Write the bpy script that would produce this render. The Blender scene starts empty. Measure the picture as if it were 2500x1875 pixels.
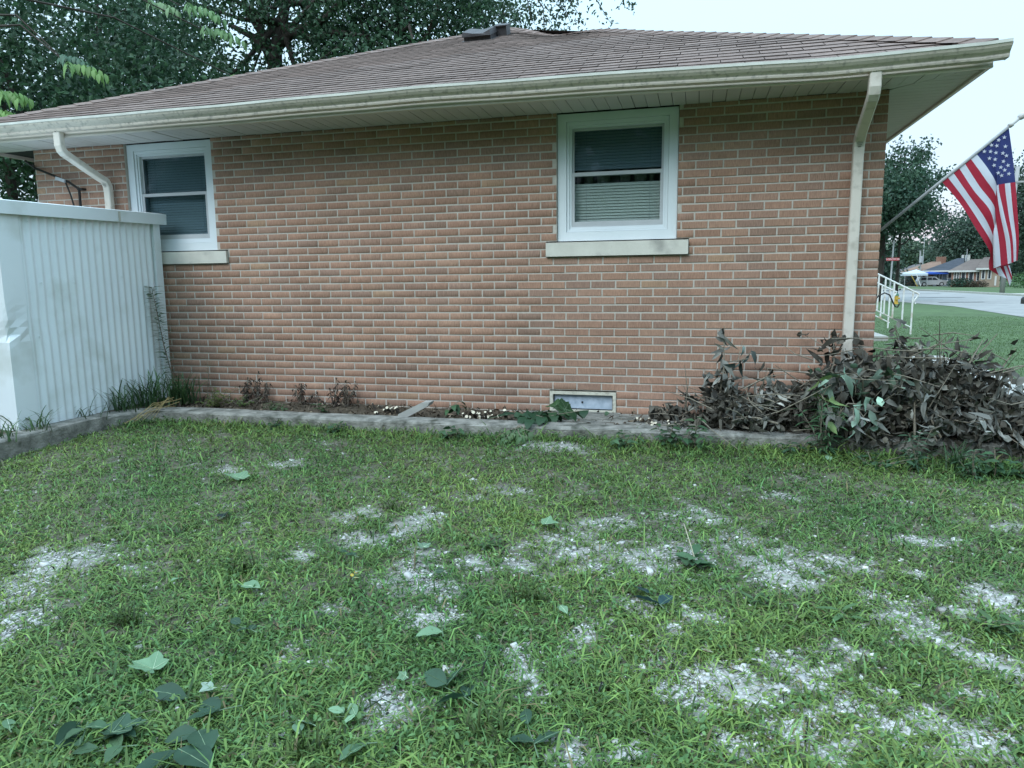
import bpy, math, random
import numpy as np
from mathutils import Vector, Matrix

random.seed(11)
rng = np.random.default_rng(11)
SC = bpy.context.scene
COL = SC.collection

# ------------------------------------------------------------------ camera
YAW, PITCH, ROLL = math.radians(14.695), math.radians(8.231), math.radians(-0.617)
CAM = np.array([-1.337, -6.062, 1.418])
FPX = 1730.46                                   # focal length in pixels of a 2500 px wide frame


def _rot():
    cy, sy, cp, sp = math.cos(YAW), math.sin(YAW), math.cos(PITCH), math.sin(PITCH)
    f = np.array([-sy * cp, cy * cp, -sp]); r = np.array([cy, sy, 0.0]); u = np.cross(r, f)
    c, s = math.cos(ROLL), math.sin(ROLL)
    return np.array([c * r + s * u, -s * r + c * u, f])


RC = _rot()
cam = bpy.data.cameras.new("camera"); camo = bpy.data.objects.new("camera", cam); COL.objects.link(camo)
cam.sensor_width = 36.0; cam.lens = FPX / 2500 * 36; cam.clip_end = 3000; cam.clip_start = .05
_m = Matrix.Identity(4)
for i in range(3):
    _m[i][0] = RC[0][i]; _m[i][1] = RC[1][i]; _m[i][2] = -RC[2][i]; _m[i][3] = CAM[i]
camo.matrix_world = _m
SC.camera = camo

# ------------------------------------------------------------------ sky, sun, exposure (overcast evening)
world = bpy.data.worlds.new("World"); SC.world = world; world.use_nodes = True
nt = world.node_tree; N = nt.nodes; L = nt.links; N.clear()
SUN_EL, SUN_AZ = math.radians(43), math.radians(205)
out = N.new("ShaderNodeOutputWorld"); bg = N.new("ShaderNodeBackground")
tc = N.new("ShaderNodeTexCoord"); sep = N.new("ShaderNodeSeparateXYZ")
L.new(tc.outputs["Generated"], sep.inputs[0])
ramp = N.new("ShaderNodeValToRGB")
for e in list(ramp.color_ramp.elements)[1:]:
    ramp.color_ramp.elements.remove(e)
els = [(0.0, (.148, .170, .203)), (.15, (.164, .205, .242)), (.34, (.190, .275, .318)), (1.0, (.47, .655, .80))]
ramp.color_ramp.elements[0].position = 0; ramp.color_ramp.elements[0].color = (*els[0][1], 1)
for p_, c_ in els[1:]:
    e = ramp.color_ramp.elements.new(p_); e.color = (*c_, 1)
L.new(sep.outputs[2], ramp.inputs[0])
sky = N.new("ShaderNodeTexSky"); sky.sky_type = 'NISHITA'; sky.sun_disc = False
sky.sun_elevation = SUN_EL; sky.sun_rotation = SUN_AZ
skm = N.new("ShaderNodeMix"); skm.data_type = 'RGBA'; skm.blend_type = 'ADD'; skm.inputs[0].default_value = .012
L.new(ramp.outputs[0], skm.inputs[6]); L.new(sky.outputs[0], skm.inputs[7])
# faint pink glow of the low sun behind cloud over the street
dv = N.new("ShaderNodeVectorMath"); dv.operation = 'DOT_PRODUCT'
PINK = np.array([(2285 - 1250) / FPX, -(585 - 937.5) / FPX, 1.0]) @ RC; PINK = PINK / np.linalg.norm(PINK)
dv.inputs[1].default_value = tuple(PINK); L.new(tc.outputs["Generated"], dv.inputs[0])
mr = N.new("ShaderNodeMapRange"); mr.interpolation_type = 'SMOOTHSTEP'
mr.inputs[1].default_value = math.cos(math.radians(3.2)); mr.inputs[2].default_value = 1.0; mr.inputs[4].default_value = .40
L.new(dv.outputs["Value"], mr.inputs[0])
pm = N.new("ShaderNodeMix"); pm.data_type = 'RGBA'
L.new(mr.outputs[0], pm.inputs[0]); L.new(skm.outputs[2], pm.inputs[6]); pm.inputs[7].default_value = (.27, .20, .225, 1)
bg.inputs[1].default_value = 2.5
L.new(pm.outputs[2], bg.inputs[0]); L.new(bg.outputs[0], out.inputs[0])

sun = bpy.data.lights.new("sun", 'SUN'); sun.energy = 1.05; sun.angle = math.radians(30); sun.color = (.95, .98, 1.0)
suno = bpy.data.objects.new("sun", sun); COL.objects.link(suno)
_d = Vector((math.sin(SUN_AZ) * math.cos(SUN_EL), math.cos(SUN_AZ) * math.cos(SUN_EL), math.sin(SUN_EL)))
suno.rotation_euler = (-_d).to_track_quat('-Z', 'Y').to_euler(); suno.location = (0, -20, 30)

SC.view_settings.view_transform = 'Standard'; SC.view_settings.look = 'None'
SC.view_settings.exposure = 0.68; SC.view_settings.gamma = 1.0; SC.view_settings.use_curve_mapping = False
SC.cycles.max_bounces = 6; SC.cycles.diffuse_bounces = 3; SC.cycles.transparent_max_bounces = 8
SC.cycles.caustics_reflective = False; SC.cycles.caustics_refractive = False


# ------------------------------------------------------------------ helpers: measured points, tags, meshes
def ray(x, y):
    return np.array([(x - 1250) / FPX, -(y - 937.5) / FPX, 1.0]) @ RC


def onY(x, y, Y):
    d = ray(x, y); return CAM + d * ((Y - CAM[1]) / d[1])


def onX(x, y, X):
    d = ray(x, y); return CAM + d * ((X - CAM[0]) / d[0])


def ss(t):
    t = np.clip(t, 0, 1); return t * t * (3 - 2 * t)


def gz(x, y):
    """height of the ground"""
    x = np.asarray(x, float); y = np.asarray(y, float)
    a = .208 - .047 * np.clip(-.78 - y, 0, 8) - .07 * np.clip((x + 2) / 3, 0, 1.2)
    a = a + (.05 - a) * ss((y + .3) / 5) * ss((x + .5) / 2)
    return a + (-.1 - a) * ss((y - 6) / 16)


def onG(x, y):
    d = ray(x, y); t = 4.0
    for _ in range(40):
        p = CAM + d * t
        t = (float(gz(p[0], p[1])) - CAM[2]) / d[2]
    return CAM + d * t


WM = {}


def tag(o, label=None, cat=None, group=None, kind=None):
    if label: o["label"] = label
    if cat: o["category"] = cat
    if group: o["group"] = group
    if kind: o["kind"] = kind
    return o


def setpar(o, p):
    if p is not None:
        o.parent = p; o.matrix_parent_inverse = WM.get(p.name, Matrix.Identity(4)).inverted()


def thing(name, loc, label, cat, group=None):
    o = bpy.data.objects.new(name, None); COL.objects.link(o); o.location = loc; o.empty_display_size = .1
    WM[o.name] = Matrix.Translation(Vector(loc)); tag(o, label, cat, group); return o


def mesh_obj(name, me, mats, parent=None):
    for m in (mats if isinstance(mats, (list, tuple)) else [mats]):
        me.materials.append(m)
    o = bpy.data.objects.new(name, me); COL.objects.link(o); setpar(o, parent); return o


def bigmesh(name, V, F, mats, parent=None, col=None, smooth=False, mi=None):
    """V (n,3), F list of (m,k) index arrays, col (n,3) point colours"""
    me = bpy.data.meshes.new(name)
    Fs = F if isinstance(F, list) else [F]
    V = np.asarray(V, np.float32)
    me.vertices.add(len(V)); me.vertices.foreach_set("co", V.ravel())
    li = np.concatenate([f.ravel() for f in Fs]).astype(np.int32)
    tot = np.concatenate([np.full(len(f), f.shape[1]) for f in Fs]).astype(np.int32)
    st = np.concatenate([[0], np.cumsum(tot)[:-1]]).astype(np.int32)
    me.loops.add(len(li)); me.loops.foreach_set("vertex_index", li)
    me.polygons.add(len(tot)); me.polygons.foreach_set("loop_start", st)
    try:
        me.polygons.foreach_set("loop_total", tot)
    except Exception:
        pass
    if mi is not None: me.polygons.foreach_set("material_index", np.asarray(mi, np.int32))
    if smooth: me.polygons.foreach_set("use_smooth", np.ones(len(tot), bool))
    if col is not None:
        a = me.color_attributes.new("Col", 'FLOAT_COLOR', 'POINT')
        c4 = np.ones((len(V), 4), np.float32); c4[:, :3] = col; a.data.foreach_set("color", c4.ravel())
    me.update(calc_edges=True); me.validate()
    return mesh_obj(name, me, mats, parent)


class MB:
    def __init__(s):
        s.v = []; s.f = []; s.m = []

    def add(s, vs, fs, mi=0):
        n = len(s.v); s.v += [tuple(map(float, v)) for v in vs]
        s.f += [tuple(i + n for i in f) for f in fs]; s.m += [mi] * len(fs); return s

    def box(s, x0, x1, y0, y1, z0, z1, mi=0, M=None):
        vs = [Vector((x, y, z)) for x in (x0, x1) for y in (y0, y1) for z in (z0, z1)]
        if M is not None: vs = [M @ v for v in vs]
        return s.add(vs, [(0, 1, 3, 2), (4, 6, 7, 5), (0, 4, 5, 1), (2, 3, 7, 6), (0, 2, 6, 4), (1, 5, 7, 3)], mi)

    def tube(s, pts, r, n=6, mi=0, cap=True):
        pts = [Vector(p) for p in pts]; k = len(pts)
        rs = r if isinstance(r, (list, tuple)) else [r] * k
        vs = []; up = None
        for i, p in enumerate(pts):
            t = (pts[min(i + 1, k - 1)] - pts[max(i - 1, 0)]).normalized()
            if up is None: up = Vector((0, 0, 1)) if abs(t.z) < .9 else Vector((1, 0, 0))
            a = t.cross(up)
            if a.length < 1e-5: a = t.cross(Vector((0, 1, 0)))
            a.normalize(); b = t.cross(a).normalized(); up = -b if False else up
            for j in range(n):
                q = 2 * math.pi * j / n
                vs.append(p + (a * math.cos(q) + b * math.sin(q)) * rs[i])
        fs = [(i * n + j, i * n + (j + 1) % n, (i + 1) * n + (j + 1) % n, (i + 1) * n + j) for i in range(k - 1) for j in range(n)]
        if cap: fs += [tuple(range(n - 1, -1, -1)), tuple((k - 1) * n + j for j in range(n))]
        return s.add(vs, fs, mi)

    def sweep(s, pts, prof, side, mi=0, closed=True, cap=True):
        """prof: list of (a, b) offsets, a along `side`, b along tangent x side"""
        pts = [Vector(p) for p in pts]; k = len(pts); n = len(prof); side = Vector(side); vs = []
        for i, p in enumerate(pts):
            t = (pts[min(i + 1, k - 1)] - pts[max(i - 1, 0)]).normalized()
            b = t.cross(side).normalized()
            vs += [p + side * q[0] + b * q[1] for q in prof]
        J = n if closed else n - 1
        fs = [(i * n + j, i * n + (j + 1) % n, (i + 1) * n + (j + 1) % n, (i + 1) * n + j) for i in range(k - 1) for j in range(J)]
        if cap and closed: fs += [tuple(range(n - 1, -1, -1)), tuple((k - 1) * n + j for j in range(n))]
        return s.add(vs, fs, mi)

    def lathe(s, prof, c, n=12, mi=0):
        vs = [(c[0] + r * math.cos(2 * math.pi * j / n), c[1] + r * math.sin(2 * math.pi * j / n), c[2] + z) for r, z in prof for j in range(n)]
        fs = [(i * n + j, i * n + (j + 1) % n, (i + 1) * n + (j + 1) % n, (i + 1) * n + j) for i in range(len(prof) - 1) for j in range(n)]
        fs += [tuple(range(n - 1, -1, -1)), tuple((len(prof) - 1) * n + j for j in range(n))]
        return s.add(vs, fs, mi)

    def prism(s, poly, y0, y1, mi=0, axis='y'):
        n = len(poly)
        g = (lambda a, b, t: (a, t, b)) if axis == 'y' else (lambda a, b, t: (t, a, b))
        vs = [g(a, b, y0) for a, b in poly] + [g(a, b, y1) for a, b in poly]
        fs = [tuple(range(n)), tuple(range(2 * n - 1, n - 1, -1))] + [(i, i + n, (i + 1) % n + n, (i + 1) % n) for i in range(n)]
        return s.add(vs, fs, mi)

    def mesh(s, name, smooth=False):
        me = bpy.data.meshes.new(name); me.from_pydata(s.v, [], s.f)
        me.polygons.foreach_set("material_index", s.m)
        if smooth: me.polygons.foreach_set("use_smooth", [True] * len(s.f))
        me.update(); return me

    def build(s, name, mats, parent=None, smooth=False):
        return mesh_obj(name, s.mesh(name, smooth), mats, parent)


# ------------------------------------------------------------------ materials
def mat(name, c1, c2=None, scale=4., rough=.75, spec=.35, bump=0., bscale=60., attr=False, stretch=None, detail=4., metal=0., trans=0., c3=None, s3=1.):
    m = bpy.data.materials.new(name); m.use_nodes = True
    t = m.node_tree; b = t.nodes["Principled BSDF"]
    b.inputs["Roughness"].default_value = rough; b.inputs["Specular IOR Level"].default_value = spec; b.inputs["Metallic"].default_value = metal
    tcn = t.nodes.new("ShaderNodeTexCoord"); src = tcn.outputs["Object"]
    if stretch:
        mp = t.nodes.new("ShaderNodeMapping"); mp.inputs["Scale"].default_value = stretch; t.links.new(src, mp.inputs[0]); src = mp.outputs[0]
    colr = None
    if c2 is not None:
        nz = t.nodes.new("ShaderNodeTexNoise"); nz.inputs["Scale"].default_value = scale; nz.inputs["Detail"].default_value = detail
        t.links.new(src, nz.inputs["Vector"])
        mrn = t.nodes.new("ShaderNodeMapRange"); mrn.inputs[1].default_value = .3; mrn.inputs[2].default_value = .7
        t.links.new(nz.outputs["Fac"], mrn.inputs[0])
        mx = t.nodes.new("ShaderNodeMix"); mx.data_type = 'RGBA'
        mx.inputs[6].default_value = (*c1, 1); mx.inputs[7].default_value = (*c2, 1)
        t.links.new(mrn.outputs[0], mx.inputs[0]); colr = mx.outputs[2]
        if c3 is not None:
            n3 = t.nodes.new("ShaderNodeTexNoise"); n3.inputs["Scale"].default_value = s3; n3.inputs["Detail"].default_value = 6
            t.links.new(tcn.outputs["Object"], n3.inputs["Vector"])
            m3 = t.nodes.new("ShaderNodeMapRange"); m3.inputs[1].default_value = .52; m3.inputs[2].default_value = .72
            t.links.new(n3.outputs["Fac"], m3.inputs[0])
            x3 = t.nodes.new("ShaderNodeMix"); x3.data_type = 'RGBA'; t.links.new(m3.outputs[0], x3.inputs[0])
            t.links.new(colr, x3.inputs[6]); x3.inputs[7].default_value = (*c3, 1); colr = x3.outputs[2]
    if attr:
        at = t.nodes.new("ShaderNodeAttribute"); at.attribute_name = "Col"
        if colr is None:
            colr = at.outputs["Color"]
        else:
            mu = t.nodes.new("ShaderNodeMix"); mu.data_type = 'RGBA'; mu.blend_type = 'MULTIPLY'; mu.inputs[0].default_value = 1
            t.links.new(colr, mu.inputs[6]); t.links.new(at.outputs["Color"], mu.inputs[7]); colr = mu.outputs[2]
    if colr is None: b.inputs["Base Color"].default_value = (*c1, 1)
    else: t.links.new(colr, b.inputs["Base Color"])
    if bump > 0:
        nb = t.nodes.new("ShaderNodeTexNoise"); nb.inputs["Scale"].default_value = bscale; nb.inputs["Detail"].default_value = 5
        t.links.new(src, nb.inputs["Vector"])
        bp = t.nodes.new("ShaderNodeBump"); bp.inputs["Strength"].default_value = bump; bp.inputs["Distance"].default_value = .01
        t.links.new(nb.outputs["Fac"], bp.inputs["Height"]); t.links.new(bp.outputs[0], b.inputs["Normal"])
    if trans > 0:
        tr = t.nodes.new("ShaderNodeBsdfTranslucent"); ms = t.nodes.new("ShaderNodeMixShader"); ms.inputs[0].default_value = trans
        if colr is not None: t.links.new(colr, tr.inputs[0])
        else: tr.inputs[0].default_value = (*c1, 1)
        o_ = t.nodes["Material Output"]
        t.links.new(b.outputs[0], ms.inputs[1]); t.links.new(tr.outputs[0], ms.inputs[2]); t.links.new(ms.outputs[0], o_.inputs[0])
    return m


def brick_mat(name, shing=False):
    """per-piece shade: point colour on joined pieces, object colour on single ones"""
    m = bpy.data.materials.new(name); m.use_nodes = True; t = m.node_tree; b = t.nodes["Principled BSDF"]
    b.inputs["Roughness"].default_value = .85; b.inputs["Specular IOR Level"].default_value = .25
    at = t.nodes.new("ShaderNodeAttribute"); at.attribute_name = "Col"
    oi = t.nodes.new("ShaderNodeObjectInfo")
    ad = t.nodes.new("ShaderNodeMix"); ad.data_type = 'RGBA'; ad.blend_type = 'ADD'; ad.inputs[0].default_value = 1
    t.links.new(at.outputs["Color"], ad.inputs[6]); t.links.new(oi.outputs["Color"], ad.inputs[7])
    ge = t.nodes.new("ShaderNodeNewGeometry"); mp = t.nodes.new("ShaderNodeMapping")
    mp.inputs["Scale"].default_value = (22, 22, 22) if shing else (150, 150, 22)
    t.links.new(ge.outputs["Position"], mp.inputs[0])
    nz = t.nodes.new("ShaderNodeTexNoise"); nz.inputs["Scale"].default_value = 1; nz.inputs["Detail"].default_value = 5; nz.inputs["Roughness"].default_value = .7
    t.links.new(mp.outputs[0], nz.inputs["Vector"])
    mr_ = t.nodes.new("ShaderNodeMapRange"); mr_.inputs[1].default_value = .25; mr_.inputs[2].default_value = .75
    mr_.inputs[3].default_value = .62; mr_.inputs[4].default_value = 1.38
    t.links.new(nz.outputs["Fac"], mr_.inputs[0])
    st_ = t.nodes.new("ShaderNodeTexNoise"); st_.inputs["Scale"].default_value = 1.6; st_.inputs["Detail"].default_value = 7; st_.inputs["Roughness"].default_value = .65
    t.links.new(ge.outputs["Position"], st_.inputs["Vector"])
    sm_ = t.nodes.new("ShaderNodeMapRange"); sm_.inputs[1].default_value = .3; sm_.inputs[2].default_value = .7; sm_.inputs[3].default_value = .84; sm_.inputs[4].default_value = 1.14
    t.links.new(st_.outputs["Fac"], sm_.inputs[0])
    m2_ = t.nodes.new("ShaderNodeMath"); m2_.operation = 'MULTIPLY'; t.links.new(mr_.outputs[0], m2_.inputs[0]); t.links.new(sm_.outputs[0], m2_.inputs[1]); mr_ = m2_
    mu = t.nodes.new("ShaderNodeVectorMath"); mu.operation = 'SCALE'
    t.links.new(ad.outputs[2], mu.inputs[0]); t.links.new(mr_.outputs[0], mu.inputs["Scale"])
    t.links.new(mu.outputs[0], b.inputs["Base Color"])
    bp = t.nodes.new("ShaderNodeBump"); bp.inputs["Strength"].default_value = .5; bp.inputs["Distance"].default_value = .004
    t.links.new(nz.outputs["Fac"], bp.inputs["Height"]); t.links.new(bp.outputs[0], b.inputs["Normal"])
    return m


def glass_mat(name, tint=(.8, .85, .85), refl=.10):
    m = bpy.data.materials.new(name); m.use_nodes = True; t = m.node_tree; t.nodes.clear()
    o_ = t.nodes.new("ShaderNodeOutputMaterial"); ms = t.nodes.new("ShaderNodeMixShader")
    tr = t.nodes.new("ShaderNodeBsdfTransparent"); tr.inputs[0].default_value = (*tint, 1)
    gl = t.nodes.new("ShaderNodeBsdfGlossy"); gl.inputs[1].default_value = .03; gl.inputs[0].default_value = (.9, .95, 1, 1)
    fr = t.nodes.new("ShaderNodeFresnel"); fr.inputs[0].default_value = 1.45
    mx = t.nodes.new("ShaderNodeMath"); mx.operation = 'MULTIPLY'; mx.inputs[1].default_value = refl
    t.links.new(fr.outputs[0], mx.inputs[0]); t.links.new(mx.outputs[0], ms.inputs[0])
    t.links.new(tr.outputs[0], ms.inputs[1]); t.links.new(gl.outputs[0], ms.inputs[2]); t.links.new(ms.outputs[0], o_.inputs[0])
    return m


M_brick = brick_mat("brick_faces"); M_shing = brick_mat("asphalt_shingle", True)
M_mortar = mat("mortar", (.45, .41, .36), (.54, .495, .44), 30, .9, bump=.4, bscale=220)
M_white = mat("white_trim_paint", (.72, .77, .80), (.67, .73, .76), 3, .45, bump=.05, bscale=15)
M_gutter = mat("cream_gutter_metal", (.62, .555, .48), (.54, .485, .42), 6, .42, c3=(.33, .30, .26), s3=30)
M_fascia = mat("cream_fascia", (.70, .64, .57), (.64, .585, .52), 3, .4)
M_lip = mat("pale_gutter_edge", (.66, .66, .60), (.52, .52, .47), 9, .4)
M_soffit = mat("soffit_paint", (.58, .555, .54), (.52, .50, .485), 2, .55)
M_dspout = mat("downspout_metal", (.66, .61, .54), (.60, .555, .49), 5, .45, c3=(.46, .42, .36), s3=14)
M_stone = mat("limestone_sill", (.66, .64, .57), (.56, .54, .48), 7, .85, bump=.2, bscale=90, c3=(.34, .33, .30), s3=5)
M_sash = mat("grey_sash_metal", (.50, .52, .54), (.44, .46, .48), 6, .4)
M_blind = mat("blind_slat_vinyl", (.80, .79, .73), (.74, .73, .68), 4, .55)
M_dark = mat("dark_room", (.035, .035, .04), rough=.95)
M_pane = glass_mat("window_glass", (.80, .85, .85), .28); M_pane2 = glass_mat("screened_window_glass", (.62, .70, .74), .28)
M_conc = mat("weathered_concrete", (.13, .13, .115), (.33, .32, .29), 11, .92, bump=1., bscale=55, c3=(.06, .065, .05), s3=9, detail=8)
M_conc2 = mat("pale_concrete", (.42, .41, .38), (.34, .33, .31), 8, .9, bump=.3, bscale=90)
M_shed = mat("white_shed_steel", (.76, .82, .84), (.71, .77, .80), 2.2, .5, bump=.05, bscale=6, c3=(.60, .65, .64), s3=3)
M_frosted = mat("frosted_window_panel", (.30, .37, .45), (.46, .53, .62), 24, .35, detail=6)
M_cream = mat("cream_window_frame", (.62, .60, .50), (.52, .50, .42), 14, .6, c3=(.36, .34, .28), s3=30)
M_soil = mat("soil", (.055, .042, .03), (.11, .09, .065), 18, .95, bump=.8, bscale=60)
M_leaf = mat("leaf", None or (1, 1, 1), attr=True, rough=.55, spec=.35, trans=.28)
M_leafd = mat("dry_leaf", (1, 1, 1), attr=True, rough=.7, spec=.25)
M_grass = mat("grass_blade", (1, 1, 1), attr=True, rough=.6, spec=.3, trans=.25)
M_bark = mat("bark", (.035, .028, .022), (.075, .065, .055), 9, .95, bump=.8, bscale=25, stretch=(1, 1, .25))
M_twig = mat("twig_bark", (.15, .13, .10), (.26, .23, .18), 40, .9)
M_cut = mat("cut_wood", (.72, .66, .52), (.60, .54, .42), 60, .8)
M_gravel = mat("white_gravel", (1, 1, 1), attr=True, rough=.9, spec=.2, bump=.3, bscale=120)
M_black = mat("black_plastic", (.012, .012, .013), rough=.5)
M_blackm = mat("black_rubber", (.015, .015, .016), (.025, .025, .026), 20, .7)
M_road = mat("street_concrete", (.30, .30, .29), (.24, .24, .235), .5, .9, c3=(.20, .20, .20), s3=1.3)
M_walk = mat("walk_concrete", (.48, .47, .44), (.40, .39, .36), 3, .9, bump=.2, bscale=40)
M_pole = mat("wood_pole", (.28, .28, .28), (.36, .36, .35), 6, .9, stretch=(1, 1, .1))
M_steel = mat("galvanised_steel", (.42, .43, .44), (.36, .37, .38), 8, .45, metal=.3)

# ------------------------------------------------------------------ ground
GP = [(20, 1440, 75, 60), (170, 1365, 110, 26), (25, 1535, 60, 42), (240, 1345, 40, 12), (330, 1390, 30, 10), (880, 1259, 40, 14), (904, 1324, 62, 15),
      (1015, 1280, 42, 34), (1034, 1350, 42, 12), (1156, 1380, 42, 20), (1016, 1418, 75, 34), (1048, 1511, 62, 25), (1254, 1380, 42, 15),
      (1385, 1343, 85, 36), (1450, 1385, 52, 20), (740, 1357, 32, 12), (707, 1600, 32, 35), (950, 1726, 75, 40), (936, 1772, 32, 30), (820, 1480, 30, 14),
      (1277, 1604, 30, 30), (1291, 1656, 35, 30), (1296, 1698, 30, 22), (651, 1829, 32, 15), (1394, 1847, 65, 40), (1413, 1572, 30, 40), (780, 1620, 40, 14),
      (1920, 1212, 36, 8), (1710, 1263, 65, 18), (1617, 1357, 110, 34), (1804, 1320, 45, 20), (1911, 1366, 95, 34), (1920, 1422, 75, 20),
      (2037, 1375, 62, 15), (2121, 1399, 30, 12), (2177, 1469, 65, 25), (2191, 1506, 65, 20), (2257, 1320, 65, 10), (2471, 1291, 35, 10),
      (2238, 1403, 25, 10), (2434, 1464, 65, 32), (2476, 1488, 40, 26), (2340, 1500, 40, 12), (1560, 1478, 52, 20), (1710, 1511, 52, 18),
      (1654, 1544, 30, 22), (1906, 1604, 28, 14), (1827, 1684, 205, 55), (1967, 1660, 120, 55), (1995, 1730, 125, 60), (1990, 1800, 115, 45),
      (2154, 1745, 75, 48), (1799, 1828, 125, 32), (2364, 1815, 135, 65), (2434, 1614, 80, 28), (2294, 1567, 80, 22), (1690, 1700, 60, 40),
      (2084, 1595, 55, 18), (560, 1145, 40, 8), (700, 1130, 40, 8), (1250, 1195, 40, 10), (1150, 1215, 40, 8), (1480, 1275, 60, 12), (2380, 1700, 50, 20),
      (1560, 1840, 60, 24), (560, 1690, 20, 14), (1090, 1640, 30, 16), (1100, 1440, 36, 18), (1350, 1090, 110, 10)]
PAT = []
for (x_, y_, a_, b_) in GP:
    c0 = onG(x_, y_); c1 = onG(x_ + a_, y_); c2 = onG(x_, y_ + b_); c3 = onG(x_, y_ - b_)
    PAT.append((c0[0], c0[1], np.linalg.norm((c1 - c0)[:2]), .5 * np.linalg.norm((c2 - c3)[:2])))
PAT = np.array(PAT)


def wob(x, y, f, s):
    return (np.sin(x * f + s) * np.cos(y * f * 1.13 + s * 1.7) + np.sin(x * f * 2.3 + y * f * 1.9 + s * 3.1) * .5 + np.cos(x * f * 4.1 - y * f * 3.7 + s) * .3) / 1.8


def gravel_w(x, y):
    """0..1 how much gravel lies bare here"""
    w = np.zeros_like(x)
    for cx, cy, a, b in PAT:
        d = ((x - cx) / (a * 1.12)) ** 2 + ((y - cy) / (b * 1.12)) ** 2
        w = np.maximum(w, .95 - d * .36)
    n = wob(x, y, 9, .4) * .40 + wob(x, y, 27, 2.) * .45 + wob(x, y, 61, 1.2) * .35
    return np.clip(w + n - .16, 0, 1)


xs = np.unique(np.concatenate([np.linspace(-600, -9, 16), np.linspace(-9, -6.6, 8), np.arange(-6.6, 3.0, .045), np.linspace(3, 14, 24), np.linspace(14, 60, 18), np.linspace(60, 900, 16)]))
ys = np.unique(np.concatenate([np.linspace(-300, -7, 10), np.linspace(-7, -4.9, 5), np.arange(-4.9, -.45, .045), np.linspace(-.45, 30, 60), np.linspace(30, 180, 24), np.linspace(180, 1500, 14)]))
GX, GY = np.meshgrid(xs, ys); gx = GX.ravel(); gy = GY.ravel()
near = (gx > -7) & (gx < 3.2) & (gy > -5.2) & (gy < 1)
zz = gz(gx, gy) + np.where(near, wob(gx, gy, 3.1, .2) * .012 + wob(gx, gy, 11, 1.1) * .006, 0)
gw = np.where(near, gravel_w(gx, gy), 0)
lawn_c = np.stack([np.full_like(gx, .068), np.full_like(gx, .112), np.full_like(gx, .045)], 1) * (1 + .18 * wob(gx, gy, .9, 3.)[:, None])
soil_c = np.array([.11, .10, .075]); grav_c = np.array([.32, .32, .30])
base = np.where(near[:, None], soil_c * (1 + .3 * wob(gx, gy, 17, 5.)[:, None]), lawn_c)
gc = base * (1 - gw[:, None]) + grav_c * gw[:, None]
nx, ny = len(xs), len(ys)
idx = np.arange(nx * ny).reshape(ny, nx)
GF = np.stack([idx[:-1, :-1].ravel(), idx[:-1, 1:].ravel(), idx[1:, 1:].ravel(), idx[1:, :-1].ravel()], 1)
M_ground = mat("lawn_ground", (.75, .75, .75), (1.25, 1.25, 1.25), 2.5, .95, bump=.9, bscale=35, attr=True, c3=(.85, .95, .8), s3=30)
tag(bigmesh("lawn", np.stack([gx, gy, zz], 1), GF, M_ground, col=gc, smooth=True), kind="structure")


# street, walk
def sheet(name, pts, z, m, kind="structure"):
    b = MB(); n = len(pts)
    b.add([(p[0], p[1], z) for p in pts], [tuple(range(n))]); return tag(b.build(name, m), kind=kind)


edge = [(10.4, 8), (10.35, 24), (11.4, 35), (10.5, 45), (10.4, 60), (10.4, 400)]
far_ = [(22.6, 400), (22.6, 100), (22.7, 72), (22.1, 55), (22.1, 8)]
bd = MB()
rows = [(10.2, 22.1, 4), (10.35, 22.1, 24), (11.4, 22.2, 35), (10.6, 22.1, 45), (10.4, 22.2, 56), (10.4, 22.7, 72), (10.4, 22.6, 101), (10.4, 22.6, 420)]
vs = []
for a_, b_, y_ in rows:
    vs += [(a_, y_, float(gz(a_, y_)) + .012), (b_, y_, float(gz(b_, y_)) + .012)]
bd.add(vs, [(2 * i, 2 * i + 1, 2 * i + 3, 2 * i + 2) for i in range(len(rows) - 1)])
tag(bd.build("street", M_road), kind="structure")
# repair strips and shoulder debris on the street
bd = MB()
for (x0, x1, y0, y1) in [(14, 17.5, 52, 53.2), (12.5, 15, 41, 41.6), (16.5, 20, 66, 66.8)]:
    bd.add([(x0, y0, -.076), (x1, y0 + .5, -.076), (x1, y1 + .5, -.076), (x0, y1, -.076)], [(0, 1, 2, 3)])
tag(bd.build("street_patches", mat("asphalt_patch", (.12, .12, .125), (.16, .16, .16), 3, .9)), kind="structure")
# far kerb
bd = MB(); bd.sweep([(22.75, 4, -.1), (22.75, 56, -.1), (23.2, 72, -.1), (23.1, 101, -.1), (23.1, 300, -.1)], [(-.02, -.15), (.14, -.15), (.14, .15), (-.02, .15)], (0, 0, 1))
tag(bd.build("street_kerb", M_walk), kind="structure")
# walk along the street front of the house
bd = MB(); vs = []
yy = np.linspace(1.6, 7.5, 12)
for y_ in yy:
    vs += [(1.95, y_, float(gz(1.95, y_)) + .035), (2.72, y_, float(gz(2.72, y_)) + .035)]
bd.add(vs, [(2 * i, 2 * i + 1, 2 * i + 3, 2 * i + 2) for i in range(len(yy) - 1)])
tag(bd.build("front_walk", M_walk), kind="structure")
# driveway apron beyond the street
sheet("driveway", [(24, 62), (40, 60), (40, 63), (24, 66)], -.086, M_walk)
sheet("far_driveway", [(31, 122.5), (40, 122.5), (40, 126), (31, 126)], -.086, M_walk)

# ------------------------------------------------------------------ the brick house
HOUSE = thing("brick_house", (-4, 0, .2), "low orange-brown brick house with hipped shingle roof and two white windows", "house")
C, MO, J = .06745, .2127, .0115
WL, ZB, ZT = -7.985, .0, 2.80
OPEN = [(-2.52, -1.52, 26 * C, 3.0), (-2.613, -1.422, 24 * C, 26 * C), (-6.87, -5.875, 26 * C, 3.0), (-6.965, -5.757, 24 * C, 26 * C), (-2.585, -1.998, 4 * C, 7 * C)]
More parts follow.
